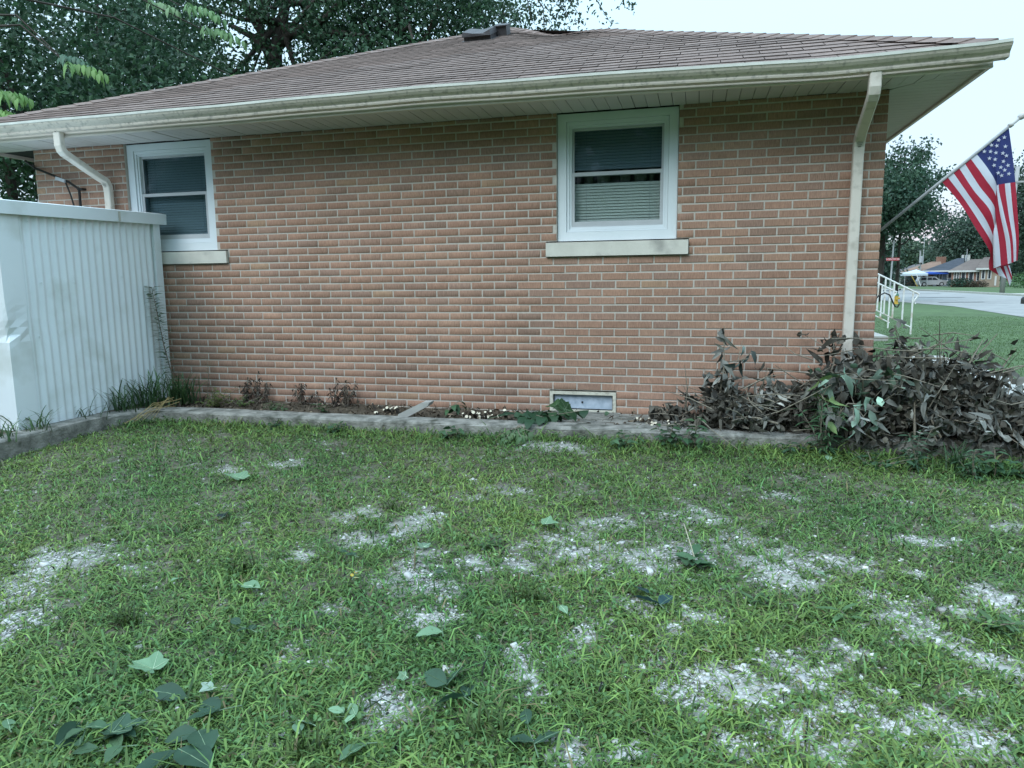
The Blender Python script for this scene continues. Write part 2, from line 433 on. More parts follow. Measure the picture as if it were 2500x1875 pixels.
# mortar backing: strips between the openings
w = MB()
zc = sorted({ZB, ZT} | {o[2] for o in OPEN} | {o[3] for o in OPEN if o[3] < ZT})
for za, zb in zip(zc[:-1], zc[1:]):
    iv = [(WL + .003, -.004)]
    for o in OPEN:
        if o[2] < (za + zb) / 2 < o[3]:
            nv = []
            for a, b in iv:
                if o[1] <= a or o[0] >= b: nv.append((a, b)); continue
                if o[0] > a: nv.append((a, o[0]))
                if o[1] < b: nv.append((o[1], b))
            iv = nv
    for a, b in iv: w.box(a, b, .0045, .12, za, zb)
w.box(-.12, -.006, .125, 13.0, ZB, ZT)          # street front
w.box(WL + .006, WL + .12, .125, 13.0, ZB, ZT)
w.box(WL + .125, -.125, 12.9, 13.0, ZB, ZT)
WALL = w.build("wall", M_mortar, HOUSE)

BL = []
BT = [np.array(c) for c in [(.345, .205, .146), (.358, .214, .152), (.330, .196, .140), (.345, .212, .155), (.330, .203, .150), (.312, .198, .150), (.362, .222, .158), (.338, .204, .147)]]


def tint():
    c = BT[rng.integers(len(BT))] * rng.uniform(.91, 1.08)
    if rng.random() < .05: c = np.array([.28, .18, .135]) * rng.uniform(.9, 1.1)
    if rng.random() < .03: c = np.array([.375, .24, .16])
    return c


for i in range(2, 42):
    z0 = i * C + J / 2; z1 = min((i + 1) * C - J / 2, ZT)
    iv = [(WL, 0.0)]; zm = (z0 + z1) / 2
    for o in OPEN:
        if o[2] < zm < o[3]:
            nv = []
            for a, b in iv:
                if o[1] <= a or o[0] >= b: nv.append((a, b)); continue
                if o[0] > a: nv.append((a, o[0]))
                if o[1] < b: nv.append((o[1], b))
            iv = nv
    off = .5 if i % 2 == 0 else 0.
    cj = rng.uniform(-.006, .006)
    js = [0.0] + [-(k + (1 if off == 0 else .5)) * MO + cj + rng.uniform(-.003, .003) for k in range(40)]
    for a, b in zip(js[1:], js[:-1]):
        for p, q in iv:
            lo, hi = max(a, p), min(b, q)
            if hi - lo < .03: continue
            lo2 = lo + (J / 2 if lo == a else .001 if lo > WL + .001 else 0); hi2 = hi - (J / 2 if (hi == b and b < 0) else .001 if hi < -.001 else 0)
            BL.append((lo2, hi2, z0 + rng.uniform(-.0012, .0012), z1 + rng.uniform(-.0012, .0012), rng.uniform(-.0018, .0018)))
# unit brick: chamfered block, length 1 x height 1, front at y=0
ch = .0035


def brick_geo(x0, x1, y, z0, z1, d=.035):
    vs = [(x0, y + d, z0), (x1, y + d, z0), (x1, y + d, z1), (x0, y + d, z1), (x0, y + ch, z0), (x1, y + ch, z0), (x1, y + ch, z1), (x0, y + ch, z1),
          (x0 + ch, y, z0 + ch), (x1 - ch, y, z0 + ch), (x1 - ch, y, z1 - ch), (x0 + ch, y, z1 - ch)]
    fs = [(8, 9, 10, 11)] + [(4 + k, 4 + (k + 1) % 4, 8 + (k + 1) % 4, 8 + k) for k in range(4)] + [(k, (k + 1) % 4, 4 + (k + 1) % 4, 4 + k) for k in range(4)]
    return vs, fs


def score(b):
    c = np.array([(b[0] + b[1]) / 2, 0, (b[2] + b[3]) / 2]); d = c - CAM
    s = (b[1] - b[0]) * abs(d[1]) / np.linalg.norm(d) ** 3
    if c[2] < .35 or (c[0] > -1.0 and c[2] < .75) or c[0] > -.16 and c[2] < .8: s *= .3
    return -s


BL.sort(key=score)
UM = MB(); v_, f_ = brick_geo(-.1016, .1016, 0, -.029, .029); UM.add(v_, f_); um = UM.mesh("brick"); um.materials.append(M_brick)
for b in BL[:300]:
    o = bpy.data.objects.new("brick", um); COL.objects.link(o); setpar(o, WALL)
    o.location = ((b[0] + b[1]) / 2, b[4], (b[2] + b[3]) / 2); o.scale = ((b[1] - b[0]) / .2032, 1, (b[3] - b[2]) / .058)
    c = tint(); o.color = (*c, 1)


def joined_bricks(name, lst, geo, parent, m):
    V = []; F4 = []; Cc = []; n = 0
    for b in lst:
        v, f = geo(b); V += v; c = tint(); Cc += [c] * len(v)
        F4 += [tuple(i + n for i in q) for q in f]; n += len(v)
    o = bigmesh(name, np.array(V), np.array(F4), m, parent, col=np.array(Cc)); o.color = (0, 0, 0, 1); o["kind"] = "stuff"; return o


joined_bricks("bricks", BL[300:], lambda b: brick_geo(b[0], b[1], b[4], b[2], b[3]), WALL, M_brick)
SB = []
for i in range(2, 42):
    z0 = i * C + J / 2; z1 = min((i + 1) * C - J / 2, ZT); y = .104 if i % 2 == 0 else .0
    while y < 12.9:
        SB.append((y + J / 2, min(y + MO - J / 2, 12.99), z0, z1)); y += MO


def side_geo(b):
    v, f = brick_geo(b[0], b[1], 0, b[2], b[3], .03); return [(-p[1], p[0], p[2]) for p in v], f


def side_geo2(b):
    v, f = brick_geo(b[0], b[1], 0, b[2], b[3], .03); return [(WL + p[1], p[0], p[2]) for p in v], f


SB = [(max(a, .04), b_, c_, d_) for a, b_, c_, d_ in SB if b_ > .06]
joined_bricks("street_side_bricks", SB, side_geo, WALL, M_brick)
joined_bricks("yard_side_bricks", SB, side_geo2, WALL, M_brick)

# gutter sag, measured along the eave
GSX = [-8.6, -7.6, -5.4, -3.55, -1.67, -.58, .4, .6]; GSZ = [0, 0, .002, .015, -.004, -.030, -.014, .0]


def sag(x): return float(np.interp(x, GSX, GSZ))


# roof: hipped, peak over the middle of this end wall
EY, EZ, PK = -.56, 2.915, np.array([-4.0, 3.95, 4.86])
XL, XR = -8.5, .5
run = 4.5; tanA = (PK[2] - EZ) / (PK[1] - EY); cosA = 1 / math.sqrt(1 + tanA ** 2); sinA = tanA * cosA


def hipdip(x, y):
    t = (x + 4) / 4.5
    if t < 0: return 0.0
    d = (y - EY) / (PK[1] - EY); near_hip = math.exp(-((1 - t - d) / .10) ** 2)
    return (-.075 * math.exp(-((t - .19) / .085) ** 2) + .012 * math.exp(-((t - .37) / .06) ** 2)) * near_hip


def rp(x, s, h=0.):
    """point of the front roof plane, s up the slope from the eave, h above it"""
    y = EY + s * cosA
    return (x, y - h * sinA, EZ + s * sinA + h * cosA + hipdip(x, y) + sag(x) * max(0, 1 - s / .8) * .8)


SL = (PK[1] - EY) / cosA
r = MB()
nsx, nsy = 48, 14
for j in range(nsy + 1):
    s = SL * j / nsy; hw = 4.5 * (1 - j / nsy)
    r.v += [rp(-4 + hw * (2 * i / nsx - 1), s, -.004) for i in range(nsx + 1)]
r.f += [(j * (nsx + 1) + i, j * (nsx + 1) + i + 1, (j + 1) * (nsx + 1) + i + 1, (j + 1) * (nsx + 1) + i) for j in range(nsy) for i in range(nsx)]
r.m += [0] * (nsx * nsy)
RID = (-4, 9.0, 4.86); BK = 13.55
e_ = EZ
r.add([(XR, EY, e_), (XR, BK, e_), RID, tuple(PK)], [(0, 1, 2, 3)])
r.add([(XL, EY, e_), tuple(PK), RID, (XL, BK, e_)], [(0, 1, 2, 3)])
r.add([(XR, BK, e_), (XL, BK, e_), RID], [(0, 1, 2)])
M_roofbase = mat("roof_felt", (.05, .042, .04), (.075, .062, .06), 12, .95, bump=.5, bscale=80)
ROOF = r.build("roof", M_roofbase, HOUSE)
RT = [np.array(c) for c in [(.195, .142, .122), (.205, .150, .129), (.186, .135, .116), (.20, .147, .126), (.188, .136, .117), (.213, .157, .136)]]


def rtint(): return RT[rng.integers(len(RT))] * rng.uniform(.93, 1.07)


M_edge = mat("shaded_butt_asphalt", (.085, .07, .063), rough=.95)  # asphalt butts darkened to paint in the shadow lines between courses
SH = []; exp_ = .142; nrow = int(SL / exp_)
for k in range(nrow):
    s0 = k * exp_; s1 = s0 + exp_ + .02
    lim0 = 4.5 * (1 - s0 / SL); lim1 = 4.5 * max(0, 1 - s1 / SL)
    x = -9.0 + (.1525 if k % 2 else 0) + rng.uniform(-.02, .02)
    while x < 1:
        a, b = x + .003, x + .302; x += .305
        a0, b0 = max(a, -4 - lim0), min(b, -4 + lim0); a1, b1 = max(a, -4 - lim1), min(b, -4 + lim1)
        if b0 - a0 < .03: continue
        if b1 <= a1: a1 = b1 = min(max((a0 + b0) / 2, -4 - lim1), -4 + lim1); b1 += .002
        SH.append((a0, b0, a1, b1, s0, s1, rng.uniform(.010, .014), rng.uniform(-.002, .002)))


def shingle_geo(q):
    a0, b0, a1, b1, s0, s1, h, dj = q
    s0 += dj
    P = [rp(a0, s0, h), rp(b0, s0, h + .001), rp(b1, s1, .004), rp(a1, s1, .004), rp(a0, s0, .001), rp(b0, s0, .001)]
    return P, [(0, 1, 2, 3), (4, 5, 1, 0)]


SH.sort(key=lambda q: np.linalg.norm(np.array(rp((q[0] + q[1]) / 2, q[4])) - CAM) * (1.0 if q[1] - q[0] > .2 else 1.3))
for q in SH[:300]:
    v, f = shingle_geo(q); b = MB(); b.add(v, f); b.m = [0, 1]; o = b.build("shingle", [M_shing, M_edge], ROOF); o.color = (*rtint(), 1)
V = []; F = []; Cc = []
for q in SH[300:]:
    v, f = shingle_geo(q); n = len(V); V += v; F += [tuple(i + n for i in g) for g in f]; Cc += [rtint()] * len(v)
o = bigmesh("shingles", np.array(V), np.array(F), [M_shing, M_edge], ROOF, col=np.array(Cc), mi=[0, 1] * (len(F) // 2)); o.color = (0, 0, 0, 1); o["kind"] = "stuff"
# hip caps: bent tabs up both hips
for side in (1, -1):
    ncap = 44; cx = XR if side > 0 else XL
    for k in range(ncap):
        t0 = 1 - k / ncap; t1 = 1 - (k + 1.25) / ncap
        def hp(t, dx, dy, h):
            x = -4 + (cx + 4) * t + dx; y = PK[1] + (EY - PK[1]) * t + dy; z = PK[2] + (EZ - PK[2]) * t
            return (x, y, z + h + (hipdip(-4 + 4.5 * t, PK[1] + (EY - PK[1]) * t) if side > 0 else 0))
        d = .12
        t1 = max(t1, -.01)
        P = [hp(t0, -side * d, -d * .55, -.012), hp(t0, 0, 0, .030), hp(t0, side * d * .55, d, -.012), hp(t1, -side * d, -d * .55, -.022), hp(t1, 0, 0, .020), hp(t1, side * d * .55, d, -.022),
             hp(t0, -side * d, -d * .55, -.026), hp(t0, 0, 0, .014), hp(t0, side * d * .55, d, -.026)]
        b = MB(); b.add(P, [(0, 1, 4, 3), (1, 2, 5, 4), (6, 7, 1, 0), (7, 8, 2, 1)])
        o = b.build("hip_cap", M_shing, ROOF); o.color = (*(rtint() * .95), 1)
# box vent below the peak
b = MB(); vc = np.array(rp(-4.03, 3.72, 0))
VT = Matrix.Translation(Vector(vc)) @ Matrix.Rotation(math.atan(tanA), 4, 'X') @ Matrix.Scale(.85, 4)
b.box(-.24, .24, -.22, .24, .0, .012, M=VT); b.box(-.2, .2, -.17, .2, .012, .075, M=VT)
pv = [(-.215, -.215, .07), (.215, -.215, .07), (.215, .215, .07), (-.215, .215, .07), (-.20, -.20, .135), (-.05, -.21, .108), (.1, -.2, .10), (.20, -.19, .140), (.20, .2, .150), (-.20, .2, .145), (.0, .2, .118)]
b.add([VT @ Vector(p) for p in pv], [(0, 1, 7, 6, 5, 4), (1, 2, 8, 7), (2, 3, 9, 10, 8), (3, 0, 4, 9), (4, 5, 10, 9), (5, 6, 10), (6, 7, 8, 10)])
b.build("roof_vent", mat("vent_metal", (.045, .042, .045), (.075, .07, .073), 9, .6, bump=.3, bscale=30), ROOF)
b = MB(); VT2 = Matrix.Translation(Vector(rp(-3.80, 3.98, 0))) @ Matrix.Rotation(math.atan(tanA), 4, 'X')
b.box(-.07, .07, -.1, .1, 0, .115, M=VT2); b.box(-.085, .085, -.12, .12, .115, .128, M=VT2)
b.build("roof_vent", bpy.data.materials["vent_metal"], ROOF)

# fascia, gutter, soffit
NX = 60
b = MB(); X = np.linspace(XL, XR, NX)
for (prof, fn) in [([(-.505, 2.905), (-.505, 2.802), (-.512, 2.792), (-.512, 2.782), (-.48, 2.782), (-.48, 2.905)], 0)]:
    vs = [(x, p[0], p[1] + sag(x) * (.6)) for x in X for p in prof]; n = len(prof)
    b.add(vs, [(i * n + j, i * n + (j + 1) % n, (i + 1) * n + (j + 1) % n, (i + 1) * n + j) for i in range(NX - 1) for j in range(n)] + [tuple(range(n)), tuple((NX - 1) * n + j for j in range(n))])
b.box(XR - .025, XR, -.475, 13.5, 2.782, 2.905); b.box(XL, XL + .025, -.475, 13.5, 2.782, 2.905); b.box(XL + .03, XR - .03, 13.475, 13.5, 2.782, 2.905)
b.build("fascia", M_fascia, HOUSE)
prof = [(-.513, 2.820), (-.575, 2.818), (-.586, 2.820), (-.590, 2.832), (-.589, 2.842), (-.597, 2.850), (-.612, 2.862), (-.626, 2.880), (-.631, 2.892), (-.633, 2.896),
        (-.631, 2.900), (-.624, 2.894), (-.606, 2.866), (-.583, 2.848), (-.58, 2.825), (-.518, 2.826)]
XG = np.linspace(XL - .06, XR + .06, NX); n = len(prof)
b = MB(); vs = [(x, p[0], p[1] + sag(x) + .0015 * math.sin(x * 5.1)) for x in XG for p in prof]
b.add(vs, [(i * n + j, i * n + (j + 1) % n, (i + 1) * n + (j + 1) % n, (i + 1) * n + j) for i in range(NX - 1) for j in range(n)])
for xe in (XL - .06, XR + .06):
    q = [(-.513, 2.818), (-.586, 2.818), (-.592, 2.85), (-.632, 2.892), (-.632, 2.90), (-.513, 2.91)]
    b.prism([(y, z + sag(xe)) for y, z in q], xe - .003, xe + .003, axis='x')
GUT = b.build("gutter", M_gutter, HOUSE, smooth=False)
b = MB(); pl = [(-.6335, 2.897), (-.6375, 2.899), (-.6375, 2.919), (-.620, 2.9215), (-.620, 2.917), (-.632, 2.915)]; n = len(pl)
vs = [(x, p[0], p[1] + sag(x) + .0015 * math.sin(x * 5.1)) for x in XG for p in pl]
b.add(vs, [(i * n + j, i * n + (j + 1) % n, (i + 1) * n + (j + 1) % n, (i + 1) * n + j) for i in range(NX - 1) for j in range(n)])
b.build("gutter_lip", M_lip, GUT)
# gutter joint straps
for xj in (-6.1, -3.05, .12):
    b = MB(); b.add([(xj + dx, p[0] - .002, p[1] + sag(xj)) for dx in (-.012, .012) for p in prof[1:10]], [(j, j + 1, 9 + j + 1, 9 + j) for j in range(8)])
    b.build("gutter_joint", M_gutter, GUT)
# soffit boards
b = MB(); b.box(XL + .03, XR - .03, -.47, .0, 2.816, 2.822); b.box(.0, XR - .03, .004, 13.4, 2.816, 2.822); b.box(XL + .03, WL, .004, 13.4, 2.816, 2.822)
SOF = b.build("soffit", M_dark, HOUSE)
x = XL + .03; dW = .1
while x < XR - .03:
    a, c = x + .0025, x + dW - .0025; x += dW
    if a > XR - .05: break
    ya = -.001 if a <= 0 else -.478 * a / (XR - .02); yc = -.001 if c <= 0 else -.478 * c / (XR - .02)
    if c > XR - .025: c = XR - .025; yc = -.478 * c / (XR - .02)
    if a < WL: ya = yc = -.001
    dz = rng.uniform(-.0025, .0025); z0 = 2.80 + dz + .6 * sag((a + c) / 2)
    P = [(a, ya, 2.80 + dz), (c, yc, 2.80 + dz), (c, -.478, z0), (a, -.478, z0)]
    b = MB(); b.add(P + [(p[0], p[1], 2.814) for p in P], [(0, 1, 2, 3), (4, 7, 6, 5), (0, 4, 5, 1), (1, 5, 6, 2), (2, 6, 7, 3), (3, 7, 4, 0)])
    b.build("soffit_board", M_soffit, SOF)
y = -.47
while y < 5:
    a, c = y + .0025, y + dW - .0025; y += dW
    xa = max(.004, -a / .478 * (XR - .02) + .006); xc = max(.004, -c / .478 * (XR - .02) + .006)
    if xa > XR - .04: continue
    P = [(xa, a, 2.80), (XR - .027, a, 2.80), (XR - .027, c, 2.80), (xc, c, 2.80)]
    b = MB(); b.add(P + [(p[0], p[1], 2.814) for p in P], [(3, 2, 1, 0), (4, 5, 6, 7), (0, 1, 5, 4), (1, 2, 6, 5), (2, 3, 7, 6), (3, 0, 4, 7)])
    b.build("soffit_board", M_soffit, SOF)


# downspouts
def downspout(x, ztop, dx=0.0):
    w_, d_ = .038, .03
    pr = [(-w_, -d_), (w_, -d_), (w_, d_), (-w_, d_)]
    pr = []
    for sx, sy in ((-1, -1), (1, -1), (1, 1), (-1, 1)):
        for (ox, oy) in (((0, .35), (.35, 0)) if sx * sy > 0 else ((.35, 0), (0, .35))):
            pr.append((sx * (w_ - ox * .02), sy * (d_ - oy * .02)))
    b = MB()
    p1 = [(x, -.548, ztop), (x, -.548, 2.70), (x, -.535, 2.665), (x, -.50, 2.635)]
    p2 = [(x, -.502, 2.637), (x + dx * .5, -.16, 2.475)]
    p3 = [(x + dx * .5, -.162, 2.476), (x + dx, -.095, 2.44), (x + dx, -.07, 2.395), (x + dx, -.064, 2.34)]
    b.sweep(p1, [(q[0], q[1]) for q in pr], (1, 0, 0))
    D = b.build("downspout", M_dspout, HOUSE)
    b = MB(); b.sweep(p2, [(q[0] * .96, q[1] * .96) for q in pr], (1, 0, 0)); b.build("elbow_pipe", M_dspout, D)
    b = MB(); b.sweep(p3, pr, (1, 0, 0)); b.build("elbow", M_dspout, D)
    b = MB(); b.sweep([(x + dx, -.064, 2.345), (x + dx, -.064, 1.3), (x + dx - .002, -.066, .3)], [(q[0] * .97, q[1] * .97) for q in pr], (1, 0, 0)); b.build("pipe", M_dspout, D)
    for k in range(6):
        b = MB(); zk = 2.445 - k * .012; yk = -.098 + k * .0055 - .0325
        b.box(x + dx - .02 + .004 * abs(k - 3), x + dx + .02 - .004 * abs(k - 3), yk - .001, yk + .002, zk - .0015, zk + .0015); b.build("crimp", M_bark, D)
    b = MB(); b.tube([(x, -.579, ztop - .015), (x, -.584, ztop - .015)], .005, 8); b.build("screw", M_bark, D)
    for zz_ in (.55,):
        b = MB(); b.box(x + dx - .046, x + dx + .046, -.098, -.0955, zz_ - .012, zz_ + .012); b.box(x + dx + .0385, x + dx + .046, -.0955, -.003, zz_ - .012, zz_ + .012); b.box(x + dx - .046, x + dx - .0385, -.0955, -.003, zz_ - .012, zz_ + .012)
        b.build("strap", M_dspout, D)
    return D


downspout(-.215, 2.835 + sag(-.2), .012)
downspout(-7.07, 2.835 + sag(-7.), .04)


# windows
def ring(b, x0, x1, z0, z1, y0, y1, t, tt=None, tb=None):
    tt = tt or t; tb = tb or t
    b.box(x0, x0 + t, y0, y1, z0 + tb, z1 - tt); b.box(x1 - t, x1, y0, y1, z0 + tb, z1 - tt)
    b.box(x0, x1, y0, y1, z0, z0 + tb); b.box(x0, x1, y0, y1, z1 - tt, z1)


def window(x0, x1, blinds, low):
    z0, z1 = 26 * C + .0, 2.795
    b = MB(); x0 += .004; x1 -= .004
    ring(b, x0, x1, z0, z1, .035, .14, .074, .062, .075)
    W = b.build("window", M_white, HOUSE)
    a0, a1, c0, c1 = x0 + .076, x1 - .076, z0 + .077, z1 - .064
    b = MB(); ring(b, a0, a1, c0, c1, .048, .15, .022, .03, .02); b.build("casing_step", M_white, W)
    a0 += .023; a1 -= .023; c0 += .021; c1 -= .031
    b = MB(); ring(b, a0, a1, c0, c1, .06, .16, .016, .018, .02); b.build("frame", M_white, W)
    a0 += .017; a1 -= .017; c0 += .021; c1 -= .019
    zm = (c0 + c1) / 2 + .03
    b = MB(); ring(b, a0, a1, zm - .017, c1, .088, .108, .018, .02, .034); b.build("sash", M_sash, W)
    b = MB(); ring(b, a0, a1, c0, zm + .015, .066, .0865, .024, .030, .042); b.build("sash", M_sash, W)
    b = MB(); b.box(a0 + .017, a1 - .017, .096, .099, zm + .016, c1 - .019); b.build("pane", M_pane2, W)
    b = MB(); b.box(a0 + .023, a1 - .023, .075, .078, c0 + .041, zm - .014); b.build("pane", low, W)
    sx0, sx1 = a0 + .012, a1 - .012
    for (za, zb) in blinds:
        z = za
        while z < zb:
            b = MB(); b.add([(sx0, .142, z), (sx1, .142, z), (sx1, .149, z + .0125), (sx0, .149, z + .0125), (sx1, .151, z + .0235), (sx0, .151, z + .0235),
                             (sx0, .1435, z - .0005), (sx1, .1435, z - .0005), (sx1, .1505, z + .0125), (sx0, .1505, z + .0125), (sx1, .1525, z + .0235), (sx0, .1525, z + .0235)],
                            [(0, 1, 2, 3), (3, 2, 4, 5), (9, 8, 7, 6), (11, 10, 8, 9), (0, 6, 7, 1)])
            b.build("blind_slat", M_blind, W); z += .0245
        b = MB(); b.box(sx0, sx1, .14, .155, za - .016, za - .002); b.build("blind_rail", M_blind, W)
        for xc in (sx0 + .1, sx1 - .1):
            b = MB(); b.box(xc - .001, xc + .001, .1395, .1412, za, zb); b.build("blind_cord", M_sash, W)
    b = MB(); b.box(x0 + .01, x1 - .01, .6, .61, z0, z1); b.box(x0 + .01, x0 + .012, .165, .6, z0, z1); b.box(x1 - .012, x1 - .01, .165, .6, z0, z1); b.box(x0 + .01, x1 - .01, .165, .6, z0 - .01, z0); b.box(x0 + .01, x1 - .01, .165, .6, z1, z1 + .01)
    b.build("room", M_dark, W)
    return W, (a0, a1, c0, c1, zm)


def sill(x0, x1, W):
    b = MB(); x0 += .004; x1 -= .004; y0 = -.028
    P = [(x0, y0, 24 * C + .006), (x1, y0, 24 * C + .006), (x1, .115, 24 * C + .006), (x0, .115, 24 * C + .006),
         (x0, y0, 26 * C - .014), (x1, y0, 26 * C - .014), (x1, .115, 26 * C - .003), (x0, .115, 26 * C - .003)]
    b.add(P, [(3, 2, 1, 0), (4, 5, 6, 7), (0, 1, 5, 4), (1, 2, 6, 5), (2, 3, 7, 6), (3, 0, 4, 7)])
    b.build("sill", M_stone, W)


W1, d1 = window(-2.52, -1.52, [(1.92, 2.225), (2.365, 2.66)], M_pane)
sill(-2.613, -1.422, W1)
W2, d2 = window(-6.87, -5.875, [(1.92, 2.66)], M_pane2)
sill(-6.965, -5.757, W2)
# pale things standing behind the right window, between the blinds
for (xa, w_, h_) in [(-2.30, .10, .08), (-2.17, .14, .11), (-1.98, .11, .12), (-1.85, .13, .1), (-1.75, .05, .11)]:
    b = MB(); b.lathe([(w_ * .3, 0), (w_ * .42, h_ * .3), (w_ * .40, h_ * .8), (w_ * .2, h_)], (xa, .36, 2.255), 10)
    b.box(xa - w_ * .4, xa + w_ * .4, .30, .42, 2.24, 2.2545); b.build("shelf_item", mat("shelf_item", (.6, .58, .5), rough=.7) if "shelf_item" not in bpy.data.materials else bpy.data.materials["shelf_item"], W1)
b = MB(); b.box(-2.42, -1.62, .46, .465, 2.1, 2.45); b.build("curtain", mat("curtain_cloth", (.42, .43, .40), (.20, .21, .20), 9, .9, stretch=(1, 1, .1)), W1)
# basement window
b = MB(); ring(b, -2.582, -2.001, 4 * C + .002, 7 * C - .013, -.006, .10, .028, .026, .026); BW = b.build("basement_window", M_cream, HOUSE)
b = MB(); ring(b, -2.553, -2.030, 4 * C + .029, 7 * C - .040, .02, .09, .006); b.build("frame", M_blackm, BW)
b = MB(); b.box(-2.546, -2.037, .03, .04, 4 * C + .036, 7 * C - .047); b.build("pane", M_frosted, BW)
b = MB(); b.box(-2.305, -2.290, .024, .031, .355, .370); b.build("latch", M_black, BW)

# cable bracket on the wall by the shed
b = MB(); b.tube([(-8.2, .1, 2.72), (-7.95, -.03, 2.62), (-7.7, -.045, 2.53), (-7.52, -.05, 2.46), (-7.40, -.05, 2.385)], .012, 6)
CBL = b.build("service_cable", M_black); tag(CBL, "black service cable clamped to the brick behind the white shed", "cable")
b = MB(); b.tube([(-7.40, -.05, 2.40), (-7.40, -.05, 2.1)], .013, 6); b.box(-7.42, -7.36, -.055, -.002, 2.375, 2.395); b.build("drop_cable", M_black, CBL)
b = MB(); b.tube([(-7.56, -.05, 2.46), (-7.50, -.06, 2.33), (-7.44, -.06, 2.1)], .008, 6); b.build("drop_cable", M_black, CBL)
b = MB(); b.box(-7.66, -7.545, -.075, -.052, 2.468, 2.50, M=Matrix.Translation((-7.6, -.06, 2.485)) @ Matrix.Rotation(.30, 4, 'Y') @ Matrix.Translation((7.6, .06, -2.485))); b.build("cable_tag", M_sash, CBL)

# ------------------------------------------------------------------ kerb, bed, leaning block
pth = [(-6.36, -5.6), (-6.36, -3.5), (-6.365, -2.2), (-6.37, -1.3), (-6.34, -1.02), (-6.24, -.82), (-6.06, -.71), (-5.8, -.68), (-5, -.695), (-4.2, -.70), (-3.4, -.70), (-2.6, -.665), (-1.8, -.63), (-1, -.60), (0, -.57), (1.0, -.56), (1.9, -.56)]
fine = []
for (a, c) in zip(pth[:-1], pth[1:]):
    nseg = max(1, int(math.hypot(c[0] - a[0], c[1] - a[1]) / .12))
    for k in range(nseg): fine.append((a[0] + (c[0] - a[0]) * k / nseg, a[1] + (c[1] - a[1]) * k / nseg))
fine.append(pth[-1])
prof = [(-.36, .10), (-.02, .105), (-.006, .098), (0, .082), (.002, 0), (0, -.085), (-.01, -.1), (-.36, -.10)]
b = MB(); k = len(fine); n = len(prof); vs = []
for i, p in enumerate(fine):
    q0 = fine[max(i - 1, 0)]; q1 = fine[min(i + 1, k - 1)]; tx, ty = q1[0] - q0[0], q1[1] - q0[1]; l = math.hypot(tx, ty); nx_, ny_ = ty / l, -tx / l
    top = .305 - .02 * ss((p[0] + 4) / 4)
    for (dz, off_) in prof:
        j_ = rng.normal(0, .004) if dz > -.3 else 0
        vs.append((p[0] + nx_ * (off_ + j_), p[1] + ny_ * (off_ + j_), top + dz + (j_ * .5)))
b.add(vs, [(i * n + j, i * n + (j + 1) % n, (i + 1) * n + (j + 1) % n, (i + 1) * n + j) for i in range(k - 1) for j in range(n)] + [tuple(range(n)), tuple((k - 1) * n + j for j in range(n))])
tag(b.build("concrete_kerb", M_conc), "weathered low concrete kerb running along the wall bed and past the shed", "kerb")
bx = np.linspace(-8.2, 2.0, 150); by = np.linspace(-.66, .0, 14)
BX, BY = np.meshgrid(bx, by); z_ = .268 + wob(BX, BY, 7, .3) * .014 + wob(BX, BY, 23, 1.) * .008 - .03 * ss((BX + .5) / 2)
id_ = np.arange(BX.size).reshape(BX.shape)
tag(bigmesh("garden_bed", np.stack([BX.ravel(), BY.ravel(), z_.ravel()], 1), np.stack([id_[:-1, :-1].ravel(), id_[:-1, 1:].ravel(), id_[1:, 1:].ravel(), id_[1:, :-1].ravel()], 1), M_soil, smooth=True), kind="structure")
b = MB(); b.box(-8.3, -6.30, -5.8, -.62, -.2, .30); tag(b.build("shed_bed", M_soil), kind="structure")
# concrete apron below the basement window
b = MB(); b.box(-2.75, -1.45, -.62, -.004, .1, .279); b.box(-2.62, -1.96, -.05, -.004, .279, .286); tag(b.build("window_apron", M_conc), kind="structure")
pb = onY(985, 985, -.5)
b = MB(); poly = [(-.02, .0), (.03, .0), (.19, .11), (.205, .145), (.15, .145), (-.01, .045)]
vs = []
for yy_, sc in ((-.06, 1), (.03, 1)):
    vs += [(-3.72 + p[0] * 1.15, -.60 + yy_ * 1.3 + p[0] * .4, .292 + p[1] * .92) for p in poly]
nn = len(poly); b.add(vs, [tuple(range(nn)), tuple(range(2 * nn - 1, nn - 1, -1))] + [(i, i + nn, (i + 1) % nn + nn, (i + 1) % nn) for i in range(nn)])
tag(b.build("concrete_block", M_conc2), "pale broken concrete edging block tilted up on the kerb", "block")

# ------------------------------------------------------------------ shed
SX, SY0, SY1 = -6.47, -1.76, -.075
SHED = thing("metal_shed", (SX - .8, -.9, .32), "small white corrugated metal shed against the brick wall", "shed")


def fas(y): return 2.105 + .022 * (y - 0.0)          # fascia top


b = MB(); ys_ = np.arange(SY0 + .17, SY1 - .09, .0755 / 8); nz_ = 12; vs = []
for zt in range(nz_ + 1):
    for y in ys_:
        z = .30 + (fas(y) - .09 - .30) * zt / nz_
        dent = .012 * math.exp(-((y + 1.45) / .12) ** 2 - ((z - 1.15) / .16) ** 2)
        vs.append((SX + .0085 * math.sin(2 * math.pi * y / .0755) - dent + .002 * math.sin(z * 3 + y * 5), y, z))
n = len(ys_); b.add(vs, [(i * n + j, i * n + j + 1, (i + 1) * n + j + 1, (i + 1) * n + j) for i in range(nz_) for j in range(n - 1)])
b.build("side_panel", M_shed, SHED, smooth=True)
b = MB(); xs_ = np.arange(SX - 1.6, SX - .1, .0755 / 8); vs = []
for zt in range(2):
    vs += [(x, SY0 + .0085 * math.sin(2 * math.pi * x / .0755), .30 + 1.6 * zt) for x in xs_]
n = len(xs_); b.add(vs, [(j, j + 1, n + j + 1, n + j) for j in range(n - 1)]); b.build("front_panel", M_shed, SHED, smooth=True)
b = MB()   # far corner trim
b.box(SX - .06, SX + .014, SY1 - .085, SY1, .30, fas(SY1) - .07); b.build("corner_trim", M_shed, SHED)
